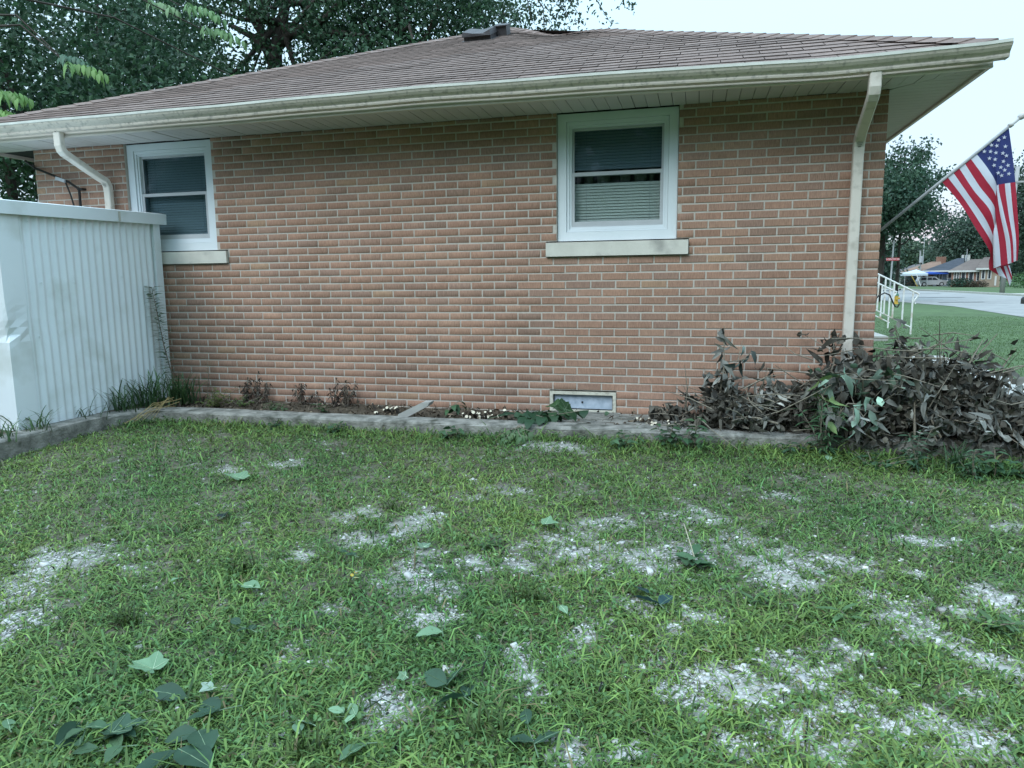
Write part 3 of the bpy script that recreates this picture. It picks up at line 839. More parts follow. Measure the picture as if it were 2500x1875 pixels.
b = MB()   # near corner trim: dented folded plate
zs_ = np.linspace(.30, 1.97, 30); vs = []
for z in zs_:
    d = math.exp(-((z - 1.06) / .05) ** 2); d2_ = math.exp(-((z - 1.16) / .10) ** 2)
    vs += [(SX - .16, SY0 - .014, z), (SX - .02, SY0 - .016 + .02 * d, z), (SX + .014 - .03 * d, SY0 - .014 + .035 * d + .01 * d2_, z), (SX + .016 - .012 * d2_ + .006 * d, SY0 + .07 + .02 * d, z), (SX + .015 - .016 * d, SY0 + .172 + .012 * math.sin(z * 9) * d2_, z)]
b.add(vs, [(i * 5 + j, i * 5 + j + 1, (i + 1) * 5 + j + 1, (i + 1) * 5 + j) for i in range(29) for j in range(4)]); b.build("corner_trim", M_shed, SHED)
b = MB()
q0, q1 = SY0 - .32, -.012
P = [(SX + .02, q0, fas(q0) - .1), (SX + .045, q0, fas(q0) - .1), (SX + .05, q0, fas(q0)), (SX - .02, q0, fas(q0) + .012), (SX - .02, q0, fas(q0) - .02)]
Q = [(p[0], q1, p[2] + fas(q1) - fas(q0)) for p in P]
b.add(P + Q, [(0, 1, 2, 3, 4), (9, 8, 7, 6, 5)] + [(i, i + 5, (i + 1) % 5 + 5, (i + 1) % 5) for i in range(5)]); b.build("fascia", M_shed, SHED)
b = MB(); b.add([(SX - .02, q0, fas(q0) + .006), (SX - .02, q1, fas(q1) + .006), (SX - 1.7, q1, fas(q1) - .12), (SX - 1.7, q0, fas(q0) - .12)], [(0, 1, 2, 3)]); b.build("roof", M_shed, SHED)
for (yy_, zz_) in [(-1.50, 1.93), (-1.18, 1.9), (-1.44, 1.45), (-1.12, 1.45), (-.6, 1.5), (-1.5, 1.02)]:
    b = MB(); b.lathe([(.0075, 0), (.006, .004), (.001, .005)], (0, 0, 0), 8); o = b.build("screw", M_shed, SHED)
    for v in o.data.vertices: v.co = Vector((SX + .0088 + v.co.z, yy_ + v.co.x, zz_ + v.co.y))
b = MB(); b.box(SX + .0505, SX + .052, -.62, -.595, fas(-.6) - .092, fas(-.6) - .01); b.build("rust_mark", mat("rust_mark", (.42, .40, .32), (.60, .60, .55), 60, .8), SHED)
#PART2
# ------------------------------------------------------------------ leaf geometry
def nrm(a): return a / np.maximum(np.linalg.norm(a, axis=-1, keepdims=True), 1e-9)


def leaf4(P, D, Nn, Ln, Wd, fold=.25):
    D = nrm(D); S = nrm(np.cross(D, Nn)); U = nrm(np.cross(S, D)); Ln = Ln[:, None]; Wd = Wd[:, None]
    V = np.stack([P, P + D * Ln * .45 + S * Wd * .5 + U * Wd * fold, P + D * Ln - U * Ln * .12, P + D * Ln * .45 - S * Wd * .5 + U * Wd * fold], 1)
    n = len(P); q = np.arange(n * 4).reshape(n, 4)
    F = np.concatenate([q[:, [0, 1, 2]], q[:, [0, 2, 3]]])
    return V.reshape(-1, 3), F


LF = np.array([(0, 4, 1), (4, 5, 1), (5, 2, 1), (5, 3, 2), (0, 1, 6), (6, 1, 7), (7, 1, 2), (7, 2, 3)])


def leaf8(P, D, Nn, Ln, Wd, fold, curl):
    D = nrm(D); S = nrm(np.cross(D, Nn)); U = nrm(np.cross(S, D))
    Ln = np.broadcast_to(Ln, len(P))[:, None]; Wd = np.broadcast_to(Wd, len(P))[:, None]; fold = np.broadcast_to(fold, len(P))[:, None]; curl = np.broadcast_to(curl, len(P))[:, None]

    def at(u, s, w):
        return P + D * Ln * u * (1 - .25 * np.abs(curl) * u) - U * Ln * curl * u * u + S * Wd * s * w + U * Wd * fold * w
    V = np.stack([at(0, 0, 0), at(.35, 0, 0), at(.72, 0, 0), at(1, 0, 0), at(.30, 1, .46), at(.68, 1, .38), at(.30, -1, .46), at(.68, -1, .38)], 1)
    n = len(P); F = (np.arange(n)[:, None, None] * 8 + LF[None]).reshape(-1, 3)
    return V.reshape(-1, 3), F


def rdir(n, up=0., spread=1.):
    d = rng.normal(0, 1, (n, 3)) * spread; d[:, 2] += up; return nrm(d)


def shades(n, a, b, jit=.15):
    t = rng.random((n, 1)); c = np.array(a) * (1 - t) + np.array(b) * t
    return np.clip(c * (1 + rng.normal(0, jit, (n, 1))), .004, 1)


# ------------------------------------------------------------------ trees
def tree(name, label, base, height, cc, cr, ncl, lpc, ll, ca, cb, tr=.18, group=None, limbs=9, seed=1, clr=.9, flat=.75, bare=None, trunkpath=None):
    st = np.random.default_rng(seed); global rng; keep = rng; rng = st
    T = thing(name, base, label, "tree", group)
    cc = np.array(cc, float); cr = np.array(cr, float)
    u = nrm(st.normal(0, 1, (ncl, 3))); rad = st.random((ncl, 1)) ** .45
    CL = cc + u * rad * cr * (1 + .16 * st.normal(0, 1, (ncl, 1)))
    if bare is not None: CL = CL[~bare(CL)]
    ncl = len(CL)
    b = MB(); top = cc + np.array([0, 0, cr[2] * .55])
    tp = trunkpath or [base, tuple(np.array(base) * .55 + cc * .45 + [st.normal(0, .1), 0, 0]), tuple(cc * .9 + top * .1), tuple(top)]
    k = len(tp); b.tube(tp, [tr * (1 - .75 * i / (k - 1)) for i in range(k)], 9); b.build("trunk", M_bark, T, smooth=True)
    b = MB(); tpv = np.array(tp, float)
    for i in range(limbs):
        q = CL[st.integers(ncl)]; f = st.uniform(.35, .95); s_ = f * (k - 1); j = min(int(s_), k - 2); p0 = tpv[j] + (tpv[j + 1] - tpv[j]) * (s_ - j)
        mid = (p0 + q) / 2 + st.normal(0, .25, 3) + [0, 0, -.1]
        b.tube([p0, (p0 * .7 + mid * .3), mid, q], [tr * .42, tr * .32, tr * .2, tr * .06], 6)
    if limbs: b.build("limbs", M_bark, T, smooth=True)
    n = ncl * lpc; ci = np.repeat(np.arange(ncl), lpc)
    off_ = st.normal(0, 1, (n, 3)) * np.array([1, 1, flat]) * clr * .5
    P = CL[ci] + off_; D = rdir(n, -.35); Nn = rdir(n, 1.0)
    V, F = leaf4(P, D, Nn, st.uniform(.65, 1.2, n) * ll, st.uniform(.45, .7, n) * ll)
    cl_t = st.random(ncl)[ci][:, None]
    c = np.array(ca) * (1 - cl_t) + np.array(cb) * cl_t; c = np.clip(c * (1 + st.normal(0, .22, (n, 1))), .004, 1)
    bigmesh("crown", V, F, M_leaf, T, col=np.repeat(c, 4, 0)); rng = keep
    return T


DG, MG = (.024, .060, .036), (.056, .118, .056)
BT_ = "trees behind the house"


def pxy(Q):
    c_ = (np.asarray(Q) - CAM) @ RC.T; return 1250 + FPX * c_[:, 0] / c_[:, 2], 937.5 - FPX * c_[:, 1] / c_[:, 2]


def gaps(Q):
    x, y = pxy(Q); k = np.zeros(len(Q), bool); u = np.random.default_rng(5).random(len(Q))
    for (a_, b_, ra, rb, f) in [(660, 105, 95, 90, .85), (165, 72, 55, 45, .9), (40, 72, 40, 30, .7), (95, 130, 30, 30, .7), (560, 70, 45, 45, .8), (1010, 95, 70, 35, .7), (870, 40, 50, 30, .5), (260, 85, 25, 18, .6)]:
        k |= (((x - a_) / ra) ** 2 + ((y - b_) / rb) ** 2 < 1) & (u < f)
    return k


def btree(label, px, Y, rx, zc, rz, ncl, lpc, ll, seed, **kw):
    X = onY(px, 400, Y)[0]; g = float(gz(X, Y))
    return tree("leafy_tree", label, (X, Y, g - .05), 0, (X, Y, zc), (rx, rx * .9, rz), ncl, lpc, ll, kw.pop("ca", DG), kw.pop("cb", MG), group=BT_, seed=seed, bare=gaps, **kw)


btree("dark leafy tree nearest the left edge, above the shed", 20, 5.5, 2.7, 5.0, 3.4, 200, 70, .14, 3, tr=.14)
btree("dense dark tree rising behind the low left end of the roof", 270, 10, 3.0, 6.2, 4.4, 260, 75, .16, 4, tr=.2)
XC = onY(672, 170, 17)[0]
tA = onY(672, 260, 17); tB = onY(672, 120, 17); tC = onY(690, 60, 17); tD = onY(800, 20, 17); tE = onY(640, 0, 17)
btree("tall tree with a thick dark forked trunk showing above the roof slope", 672, 17, 4.3, 9.8, 5.2, 260, 90, .18, 5, tr=.34, limbs=14,
      trunkpath=[(XC - .3, 17, 0), tuple(tA), tuple(tB), tuple(tC), tuple(tC + [.5, 0, 2.5]), tuple(tC + [.8, 0, 5])])
b = MB()
for pp in ([(672, 140), (640, 80), (600, 20), (585, -60)], [(680, 110), (720, 75), (790, 50), (860, -30)], [(670, 165), (650, 120), (618, 90), (560, 60)], [(690, 70), (760, 95), (820, 80), (900, 90)]):
    b.tube([onY(x_, y_, 17.0) for x_, y_ in pp], [.2, .16, .12, .07], 8)
b.build("limbs", M_bark, bpy.data.objects["leafy_tree.002"], smooth=True)
btree("broad dark tree behind the middle of the roof", 985, 18, 3.8, 9.4, 4.8, 290, 90, .18, 6, tr=.26, limbs=12)
btree("thinner lighter tree behind the roof vent, sky showing through", 1235, 23, 3.0, 9.6, 4.4, 105, 75, .19, 7, tr=.2, cb=(.06, .10, .055), ca=(.03, .06, .04))
btree("far pale-trunked tree filling the gaps left of the forked trunk", 430, 27, 5.5, 9.5, 6.5, 150, 60, .28, 8, tr=.3, ca=(.05, .10, .055), cb=(.09, .15, .07))
# overhanging twigs at the top, right of the roof vent
TW = thing("overhanging_twigs", tuple(onY(1500, 10, 16)), "sparse leafy twigs hanging into the sky above the roof peak", "branch")
b = MB(); LP = []
for (xa, ya, xb, yb) in [(1320, -60, 1420, 45), (1380, -80, 1490, 55), (1450, -80, 1545, 18), (1330, -40, 1395, 60), (1300, -20, 1330, 70), (1480, -60, 1530, -5), (1250, -60, 1300, 60)]:
    p0 = onY(xa, ya, 16); p1 = onY(xb, yb, 16); mid = (p0 + p1) / 2 + [.1, .2, .12]
    b.tube([p0, mid, p1], [.03, .018, .006], 5)
    for k in range(60):
        f = rng.uniform(.35, 1.02); q = p0 * (1 - f) ** 2 + 2 * mid * f * (1 - f) + p1 * f * f; LP.append(q + rng.normal(0, .14, 3))
b.tube([onY(1250, -150, 16), onY(1400, -75, 16), onY(1560, -70, 16)], [.06, .05, .02], 6)
b.build("stem", M_bark, TW); LP = np.array(LP); n = len(LP)
V, F = leaf4(LP, rdir(n, -.3), rdir(n, 1), rng.uniform(.09, .17, n), rng.uniform(.05, .10, n)); bigmesh("leaves", V, F, M_leaf, TW, col=np.repeat(shades(n, (.03, .06, .04), (.055, .09, .05)), 4, 0))

# young tree with long feather-like leaves at the left edge
YT = thing("feather_leaf_tree", (-10.6, 1.2, .2), "young tree with bright feather-like leaves reaching in at the left edge", "tree")
b = MB(); b.tube([(-10.6, 1.2, .1), (-10.4, 1.3, 2.2), (-10.2, 1.4, 4.2), (-10, 1.5, 6)], [.07, .055, .04, .015], 7)
SPR = [(170, 160, 1.6, .42, (.15, .27, .08)), (150, 140, 1.7, .40, (.07, .14, .09)), (0, 225, 1.2, .34, (.15, .27, .08)), (-20, 270, 1.0, .30, (.18, .32, .09)), (455, 20, 3.2, .55, (.12, .23, .09)), (500, 75, 3.2, .55, (.12, .22, .09)), (375, 10, 3.0, .36, (.16, .26, .13)), (565, 185, 4.0, .26, (.15, .24, .08))]
for (sx, sy, SYp, ln, colr) in SPR:
    p = onY(sx, sy, SYp); src = np.array([-10.2, 1.4, min(p[2] + .5, 5.6)])
    b.tube([src, (src + p) / 2 + [0, 0, .25], p], [.02, .013, .008], 5)
b.build("trunk", M_bark, YT)
for (sx, sy, SYp, ln, colr) in SPR:
    p = onY(sx, sy, SYp)
    for fr in range(3):
        ang = rng.uniform(-.5, .5) + (fr - 1) * .9
        d0 = np.array([math.cos(ang), math.sin(ang) * .6 - .2, .25]); d0 = d0 / np.linalg.norm(d0)
        npair = 6; PP = []; DD = []
        for k in range(npair):
            f = (k + 1) / npair * ln; q = p + d0 * f + np.array([0, 0, -.55 * f * f / ln])
            tang = d0 + np.array([0, 0, -1.1 * f / ln]); sd = np.cross(tang, [0, 0, 1.]); sd = sd / np.linalg.norm(sd)
            for s_ in (-1, 1):
                PP.append(q); DD.append(sd * s_ * .75 + tang * .35 + np.array([0, 0, -.75]))
        PP = np.array(PP); n = len(PP)
        V, F = leaf8(PP, np.array(DD), np.tile([0, 0, 1.], (n, 1)) + rng.normal(0, .2, (n, 3)), rng.uniform(.13, .18, n), rng.uniform(.05, .065, n), .25, .35)
        bigmesh("leaf_spray", V, F, M_leaf, YT, col=np.repeat(shades(n, colr, np.array(colr) * 1.25, .1), 8, 0))

# ------------------------------------------------------------------ grass, clover, gravel on the near lawn
def lawn_points(n, y0=1000):
    a = rng.uniform(-450, 2950, n); c = rng.uniform(y0, 2150, n)
    d = np.stack([(a - 1250) / FPX, -(c - 937.5) / FPX, np.ones(n)], 1) @ RC
    t = np.full(n, 4.)
    for _ in range(12):
        P = CAM + d * t[:, None]; t = (gz(P[:, 0], P[:, 1]) - CAM[2]) / d[:, 2]
    P = CAM + d * t[:, None]
    return P[(P[:, 1] < -.66) & (P[:, 0] > -6.3) & (P[:, 0] < 3.0)]


def world_points(n):
    P = np.stack([rng.uniform(-6.3, 2.9, n), rng.uniform(-4.9, -.68, n), np.zeros(n)], 1); return P


kerbY = lambda x: np.interp(x, [-6, -3.4, -1.8, 0, 2], [-.79, -.81, -.74, -.68, -.67])
P = np.concatenate([lawn_points(265000), world_points(160000)])
P = P[(P[:, 1] < kerbY(P[:, 0])) & (P[:, 0] > -6.27)]
w_ = gravel_w(P[:, 0], P[:, 1]); dens = .80 + .35 * wob(P[:, 0], P[:, 1], 5.3, 1.) + .2 * wob(P[:, 0], P[:, 1], 15, 4.)
kb = np.clip((P[:, 1] + 1.25) / .5, 0, 1)
P = P[rng.random(len(P)) < np.clip(dens + .3 * kb, .25, 1) * (1 - .90 * np.clip(w_ * 1.2 - .08, 0, 1))]
P[:, 2] = gz(P[:, 0], P[:, 1]) + wob(P[:, 0], P[:, 1], 3.1, .2) * .012 - .003
n = len(P)
kb = np.clip((P[:, 1] + 1.2) / .5, 0, 1)
Ln = rng.gamma(4, .0112, n) * (1 + 1.35 * kb) ; Ln = np.where(rng.random(n) < .05, Ln * 2.1, Ln); Ln = np.clip(Ln, .014, .19); Wd = rng.uniform(.003, .0088, n) * (1 + .3 * kb)
az = rng.uniform(0, 2 * np.pi, n); el = rng.uniform(.1, 1.0, n)
D = np.stack([np.cos(az) * np.cos(el), np.sin(az) * np.cos(el), np.sin(el)], 1)
S = np.stack([-np.sin(az), np.cos(az), np.zeros(n)], 1)
M1 = P + D * (Ln * .55)[:, None]; D2 = D.copy(); D2[:, 2] -= rng.uniform(.5, 1.3, n); D2 = nrm(D2); T = M1 + D2 * (Ln * .55)[:, None]; T[:, 2] = np.maximum(T[:, 2], P[:, 2] + .004)
hw = (Wd / 2)[:, None]
V = np.stack([P - S * hw * .7, P + S * hw * .7, M1 + S * hw, M1 - S * hw, T], 1).reshape(-1, 3)
q = np.arange(n)[:, None] * 5
F = [np.concatenate([q + 0, q + 1, q + 2, q + 3], 1), np.concatenate([q + 3, q + 2, q + 4], 1)]
big = wob(P[:, 0], P[:, 1], 1.7, 6.)[:, None] * .5 + .5
ca = np.array([.082, .172, .050]); cb = np.array([.185, .265, .068])
c = ca * (1 - big) + cb * big; c = c * (1 + rng.normal(0, .38, (n, 1)))
straw = rng.random(n) < .06; c[straw] = np.array([.20, .17, .085]) * rng.uniform(.6, 1.2, (straw.sum(), 1))
blu = rng.random(n) < .25; c[blu] = c[blu] * np.array([.75, .9, 1.1])
c = np.clip(c, .008, .5)
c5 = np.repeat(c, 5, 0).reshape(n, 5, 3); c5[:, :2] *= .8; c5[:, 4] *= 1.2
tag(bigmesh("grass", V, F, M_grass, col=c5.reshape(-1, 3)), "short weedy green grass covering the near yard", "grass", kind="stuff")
# clover and small broad leaves
P = np.concatenate([lawn_points(36000), world_points(10000)]); P = P[(P[:, 1] < kerbY(P[:, 0])) & (P[:, 0] > -6.27)]
cl = wob(P[:, 0], P[:, 1], 4.1, 9.) + .5 * wob(P[:, 0], P[:, 1], 13, 2.)
P = P[(rng.random(len(P)) < np.clip(.35 + .6 * cl, .05, 1)) & (gravel_w(P[:, 0], P[:, 1]) < .45)]
P[:, 2] = gz(P[:, 0], P[:, 1]) + rng.uniform(.008, .04, len(P)); n = len(P)
D = rdir(n, .1); V, F = leaf8(P, D, rdir(n, 1.6), rng.uniform(.012, .030, n), rng.uniform(.008, .016, n), .3, .3)
tag(bigmesh("clover", V, F, M_grass, col=np.repeat(shades(n, (.085, .185, .065), (.14, .25, .095), .2), 8, 0)), "low clover and small broad weeds among the grass", "ground cover", kind="stuff")
# gravel
P = np.concatenate([lawn_points(300000, 1040), world_points(80000)]); P = P[(P[:, 1] < kerbY(P[:, 0]) - .03) & (P[:, 0] > -6.2)]
w_ = gravel_w(P[:, 0], P[:, 1]); P = P[rng.random(len(P)) < np.clip(w_ * 1.0 - .12, .012 + .035 * np.clip((P[:, 0] + 4) / 3, 0, 1) * np.clip((-P[:, 1] - 1.3) / .6, 0, 1), .85)]; n = len(P)
rad = np.clip(rng.lognormal(-5.65, .55, n), .0018, .022)
P[:, 2] = gz(P[:, 0], P[:, 1]) + wob(P[:, 0], P[:, 1], 3.1, .2) * .012 + rad * .15
cube = np.array([(x, y, z) for x in (-1, 1) for y in (-1, 1) for z in (-1, 1)], float) * .62
CF = np.array([(0, 1, 3, 2), (4, 6, 7, 5), (0, 4, 5, 1), (2, 3, 7, 6), (0, 2, 6, 4), (1, 5, 7, 3)])
V = cube[None] * (1 + rng.normal(0, .28, (n, 8, 3))) * np.array([1, 1, .62]) * np.stack([rng.uniform(.8, 1.5, n), np.ones(n), np.ones(n)], 1)[:, None, :]
an = rng.uniform(0, 6.28, n); tl = rng.normal(0, .35, n)
x_, z_ = V[..., 0].copy(), V[..., 2].copy(); V[..., 0] = x_ * np.cos(tl)[:, None] - z_ * np.sin(tl)[:, None]; V[..., 2] = x_ * np.sin(tl)[:, None] + z_ * np.cos(tl)[:, None]
x_, y_ = V[..., 0].copy(), V[..., 1].copy(); V[..., 0] = x_ * np.cos(an)[:, None] - y_ * np.sin(an)[:, None]; V[..., 1] = x_ * np.sin(an)[:, None] + y_ * np.cos(an)[:, None]
V = V * rad[:, None, None] + P[:, None, :]
F = (np.arange(n)[:, None, None] * 8 + CF[None]).reshape(-1, 4)
tag(bigmesh("gravel", V.reshape(-1, 3), F, M_gravel, col=np.repeat(shades(n, (.34, .34, .325), (.58, .58, .56), .2), 8, 0)), "white crushed gravel showing through the worn grass", "gravel", kind="stuff")
# mown lawn beyond the corner
n = 80000; P = np.stack([rng.uniform(.7, 9.8, n), .5 + 24 * rng.random(n) ** 1.9, np.zeros(n)], 1)
P = P[~((P[:, 0] > 1.9) & (P[:, 0] < 2.76) & (P[:, 1] > 1.5) & (P[:, 1] < 7.6))]; n = len(P); P[:, 2] = gz(P[:, 0], P[:, 1]) - .005
V, F = leaf4(P, rdir(n, 1.1, .7), rdir(n, .3), rng.uniform(.025, .05, n), rng.uniform(.006, .012, n), .1)
tag(bigmesh("front_lawn_grass", V, F, M_grass, col=np.repeat(shades(n, (.055, .115, .038), (.095, .155, .05), .18), 4, 0)), "mown green front lawn beyond the house corner", "grass", kind="stuff")
# litter on the bed
n = 2600; P = np.stack([rng.uniform(-6.2, 1.2, n), rng.uniform(-.6, -.03, n), np.full(n, .28)], 1); P[:, 2] += rng.uniform(-.01, .02, n)
P = P[~((P[:, 0] > -2.75) & (P[:, 0] < -1.45) & (rng.random(n) < .75))]; n = len(P)
V, F = leaf8(P, rdir(n, .05), rdir(n, 1.2), rng.uniform(.02, .065, n), rng.uniform(.006, .025, n), .2, .3)
tag(bigmesh("leaf_litter", V, F, M_leafd, col=np.repeat(shades(n, (.045, .035, .025), (.15, .12, .085), .3), 8, 0)), "dark dead leaf litter on the bed along the wall", "leaf litter", kind="stuff")


# ------------------------------------------------------------------ weeds and cut stems
def weed(name, label, base, tip, nl, ll, lw, colr, bush=0, stemr=.004, droop=.3, group=None, cat="weed", start=.05, mat_=None, side=.9):
    base = np.array(base, float); tip = np.array(tip, float)
    T = thing(name, tuple(base), label, cat, group)
    b = MB(); PP = []; DD = []
    stems = [(base, tip)] + [(base + rng.normal(0, .015, 3) * [1, 1, 0], base + (tip - base) * rng.uniform(.45, 1.0) + rng.normal(0, .03 + .009 * bush, 3) * [1, .8, .2]) for _ in range(bush)]
    for s0, s1 in stems:
        mid = (s0 + s1) / 2 + (s1 - s0)[[1, 0, 2]] * np.array([.08, .08, 0]) + rng.normal(0, .01, 3)
        b.tube([s0, mid, s1], [stemr, stemr * .8, stemr * .35], 5)
        k = max(3, nl // len(stems))
        for i in range(k):
            f = start + (1 - start) * (i + rng.random()) / k
            q = s0 * (1 - f) ** 2 + 2 * mid * f * (1 - f) + s1 * f * f; a = i * 2.4 + rng.uniform(-.4, .4)
            ax = (s1 - s0) / max(np.linalg.norm(s1 - s0), 1e-6)
            PP.append(q); DD.append(np.array([math.cos(a), math.sin(a), 0]) * side + ax * .55 + [0, 0, -droop * .4])
    b.build("stem", M_twig, T)
    PP = np.array(PP); n = len(PP)
    V, F = leaf8(PP, np.array(DD), np.tile([0, 0, 1.], (n, 1)) + rng.normal(0, .25, (n, 3)), rng.uniform(.7, 1.15, n) * ll, rng.uniform(.8, 1.15, n) * lw, .2, droop)
    bigmesh("leaves", V, F, mat_ or M_leaf, T, col=np.repeat(shades(n, colr[0], colr[1], .15), 8, 0))
    return T


def tuft(name, label, base, nb, ln, colr, spread=.06, wd=.007, group=None, cat="grass tuft"):
    T = thing(name, tuple(base), label, cat, group); base = np.array(base, float)
    V = []; F = []; Cc = []
    for i in range(nb):
        a = rng.uniform(0, 6.28); o_ = base + np.array([rng.normal(0, spread), rng.normal(0, spread * .6), 0]); l = ln * rng.uniform(.45, 1.1); w_ = wd * rng.uniform(.7, 1.2)
        out_ = np.array([math.cos(a), math.sin(a), 0]); s_ = np.array([-math.sin(a), math.cos(a), 0]); lean = rng.uniform(.25, .95)
        pts = [o_ + np.array([0, 0, l]) * (u - .35 * lean * u * u * 1.6) + out_ * l * lean * u ** 1.8 for u in (0, .35, .65, .88, 1)]
        n0 = len(V); c = shades(1, colr[0], colr[1], .2)[0]
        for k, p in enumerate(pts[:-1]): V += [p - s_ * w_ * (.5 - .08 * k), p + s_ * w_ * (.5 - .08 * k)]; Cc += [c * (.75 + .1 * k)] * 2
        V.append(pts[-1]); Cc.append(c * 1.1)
        for k in range(3): F += [(n0 + 2 * k, n0 + 2 * k + 1, n0 + 2 * k + 3), (n0 + 2 * k, n0 + 2 * k + 3, n0 + 2 * k + 2)]
        F.append((n0 + 6, n0 + 7, n0 + 8))
    bigmesh("blades", np.array(V), np.array(F), M_leaf, T, col=np.array(Cc)); return T


GRN = ((.05, .115, .045), (.085, .165, .06)); PALE = ((.09, .17, .075), (.13, .22, .10)); DRK = ((.020, .050, .032), (.035, .075, .045)); DRY = ((.030, .022, .018), (.07, .05, .038)); YLW = ((.08, .12, .03), (.14, .17, .05))
wb = onY(436, 955, -.2); wt = onY(370, 700, -.30)
weed("tall_weed", "tall thin weed with many narrow leaves leaning across the shed corner", (wb[0], -.2, .28), wt, 170, .12, .019, ((.06, .12, .06), (.11, .18, .10)), stemr=.006, side=1.1, cat="weed")
weed("narrow_weed", "faint short narrow-leaved weed standing against the bricks right of the shed", (-6.05, -.08, .28), (-6.03, -.07, .72), 16, .08, .010, GRN, cat="weed")
for i, (x, y, nb, l, lab) in enumerate([(-6.30, -.55, 90, .36, "arching long grass clump at the foot of the shed, nearest the wall corner"), (-6.33, -.85, 46, .32, "arching long grass clump along the middle of the shed's foot"), (-6.15, -.32, 110, .32, "thick grass clump between the shed corner and the bricks"),
                                          (-6.40, -1.2, 14, .20, "thin grass clump behind the kerb beside the shed panel"), (-6.39, -1.72, 30, .22, "grass clump at the shed's dented corner"), (-6.37, -2.0, 34, .20, "grass clump at the lower left edge of the shed")]):
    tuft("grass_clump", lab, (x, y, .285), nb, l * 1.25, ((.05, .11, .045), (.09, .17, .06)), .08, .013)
weed("yellow_green_weed", "low yellow-green bushy weed in the bed beside the shed", (-5.75, -.38, .28), (-5.7, -.40, .45), 220, .055, .018, YLW, bush=12)
weed("yellow_green_weed", "smaller yellow-green weed in the bed below the left window sill", (-5.5, -.30, .28), (-5.45, -.32, .38), 60, .045, .016, ((.07, .13, .035), (.12, .18, .055)), bush=9)
weed("low_weed", "low green weed in the bed left of the dry black weeds", (-5.1, -.45, .28), (-5.1, -.45, .35), 40, .05, .02, GRN, bush=5)
for i, (pxx, pyy, h, lab) in enumerate([(600, 965, .20, "thin black withered weed, leftmost against the bricks"), (625, 955, .27, "tallest black withered weed against the lower bricks"), (730, 955, .16, "small black withered weed left of the cut stems"), (815, 965, .22, "bushy black withered weed close to the cut stems"), (840, 960, .20, "black withered weed nearest the cut stems")]):
    p = onY(pxx, pyy, -.10)
    weed("withered_weed", lab, (p[0], -.10, .27), (p[0] + .03, -.09, .32 + h), 110, .05, .016, DRY, bush=6, droop=.9, stemr=.005, mat_=M_leafd)
for (x, lab) in [(-4.95, "small leafy green weed just behind the kerb, below the withered weeds"), (-4.55, "round-leaved green weed behind the kerb left of the cut stems")]:
    weed("low_weed", lab, (x, -.50, .28), (x + .02, -.5, .36), 22, .055, .035, ((.05, .11, .045), (.08, .15, .07)), bush=3)
# straw stalks lying across the kerb corner
b = MB(); a0 = np.array([-5.98, -.62, .36])
for i in range(9):
    e = np.array([-6.02 + rng.uniform(-.12, .1), -1.05 + rng.uniform(-.12, .1), .235 + rng.uniform(0, .05)]); b.tube([a0 + rng.normal(0, .03, 3), (a0 + e) / 2 + [0, 0, .05] + rng.normal(0, .03, 3), e], [.0026, .0026, .0015], 4)
tag(b.build("straw_stalks", mat("straw", (.38, .30, .14), (.28, .21, .09), 20, .8)), "bent yellow straw stalks lying across the kerb corner by the shed", "stalks")


# cut shrub stumps
def stump(label, cx, n_, spread, hmin, hmax, fan=.35):
    T = thing("cut_stump", (cx, -.36, .27), label, "stump")
    for i in range(n_):
        x = cx + rng.normal(0, spread); y = -.36 + rng.normal(0, .06); d = Vector((rng.normal(0, fan * 1.2), rng.normal(-1.1, .5), rng.uniform(.5, 1.1))).normalized(); h = rng.uniform(hmin, hmax); r_ = rng.uniform(.007, .014)
        p0 = Vector((x, y, .25)); p1 = p0 + d * h; b = MB(); b.tube([p0, p1], [r_ * 1.1, r_], 7); so = b.build("stem", M_bark, T)
        b = MB(); b.tube([p1 - d * .001, p1 + d * .002], r_ * 1.02, 8); b.build("cut_face", M_cut, so)
    n2 = 60; P = np.stack([rng.normal(cx, spread * 1.6, n2), rng.normal(-.36, .1, n2), rng.uniform(.27, .33, n2)], 1)
    V, F = leaf8(P, rdir(n2, .1), rdir(n2, 1), rng.uniform(.03, .09, n2), rng.uniform(.005, .02, n2), .2, .4); bigmesh("dead_leaves", V, F, M_leafd, T, col=np.repeat(shades(n2, (.05, .035, .025), (.17, .13, .09), .25), 8, 0))


stump("cut shrub stump with pale stem ends left of the tilted concrete block", -3.95, 13, .055, .08, .17)
stump("wide cut shrub stump with many white stem ends right of the tilted block", -3.12, 26, .12, .05, .15)
stump("cut shrub stump with pale stem ends right of the basement window", -1.68, 14, .10, .04, .12, .6)
weed("vine", "green leafy vine behind the tilted concrete block", (-3.42, -.42, .27), (-3.28, -.40, .42), 18, .09, .05, ((.035, .085, .04), (.07, .14, .06)), bush=3, droop=.7)


# fallen leaves
def lobed(size, fold=.15):
    ang = [0, 9, 20, 33, 40, 52, 60, 70, 84, 94, 104, 116, 130, 146, 160, 172]; rr = [1, .86, .74, .62, .68, .86, .93, .82, .68, .58, .62, .70, .58, .47, .36, .16]
    pts = [(r_ * math.cos(math.radians(a)), r_ * math.sin(math.radians(a))) for a, r_ in zip(ang, rr)]
    pts = pts + [(x, -y) for x, y in pts[:0:-1]]
    V = [(-.12, 0, .02)] + [(x, y, .02 + abs(y) * fold - .12 * x * x + .03 * math.sin(7 * x + 5 * y)) for x, y in pts]
    n = len(pts); return np.array(V) * size, [(0, 1 + i, 1 + (i + 1) % n) for i in range(n)], [(0, 1), (0, 7), (0, n - 5), (0, 12), (0, n - 10)]


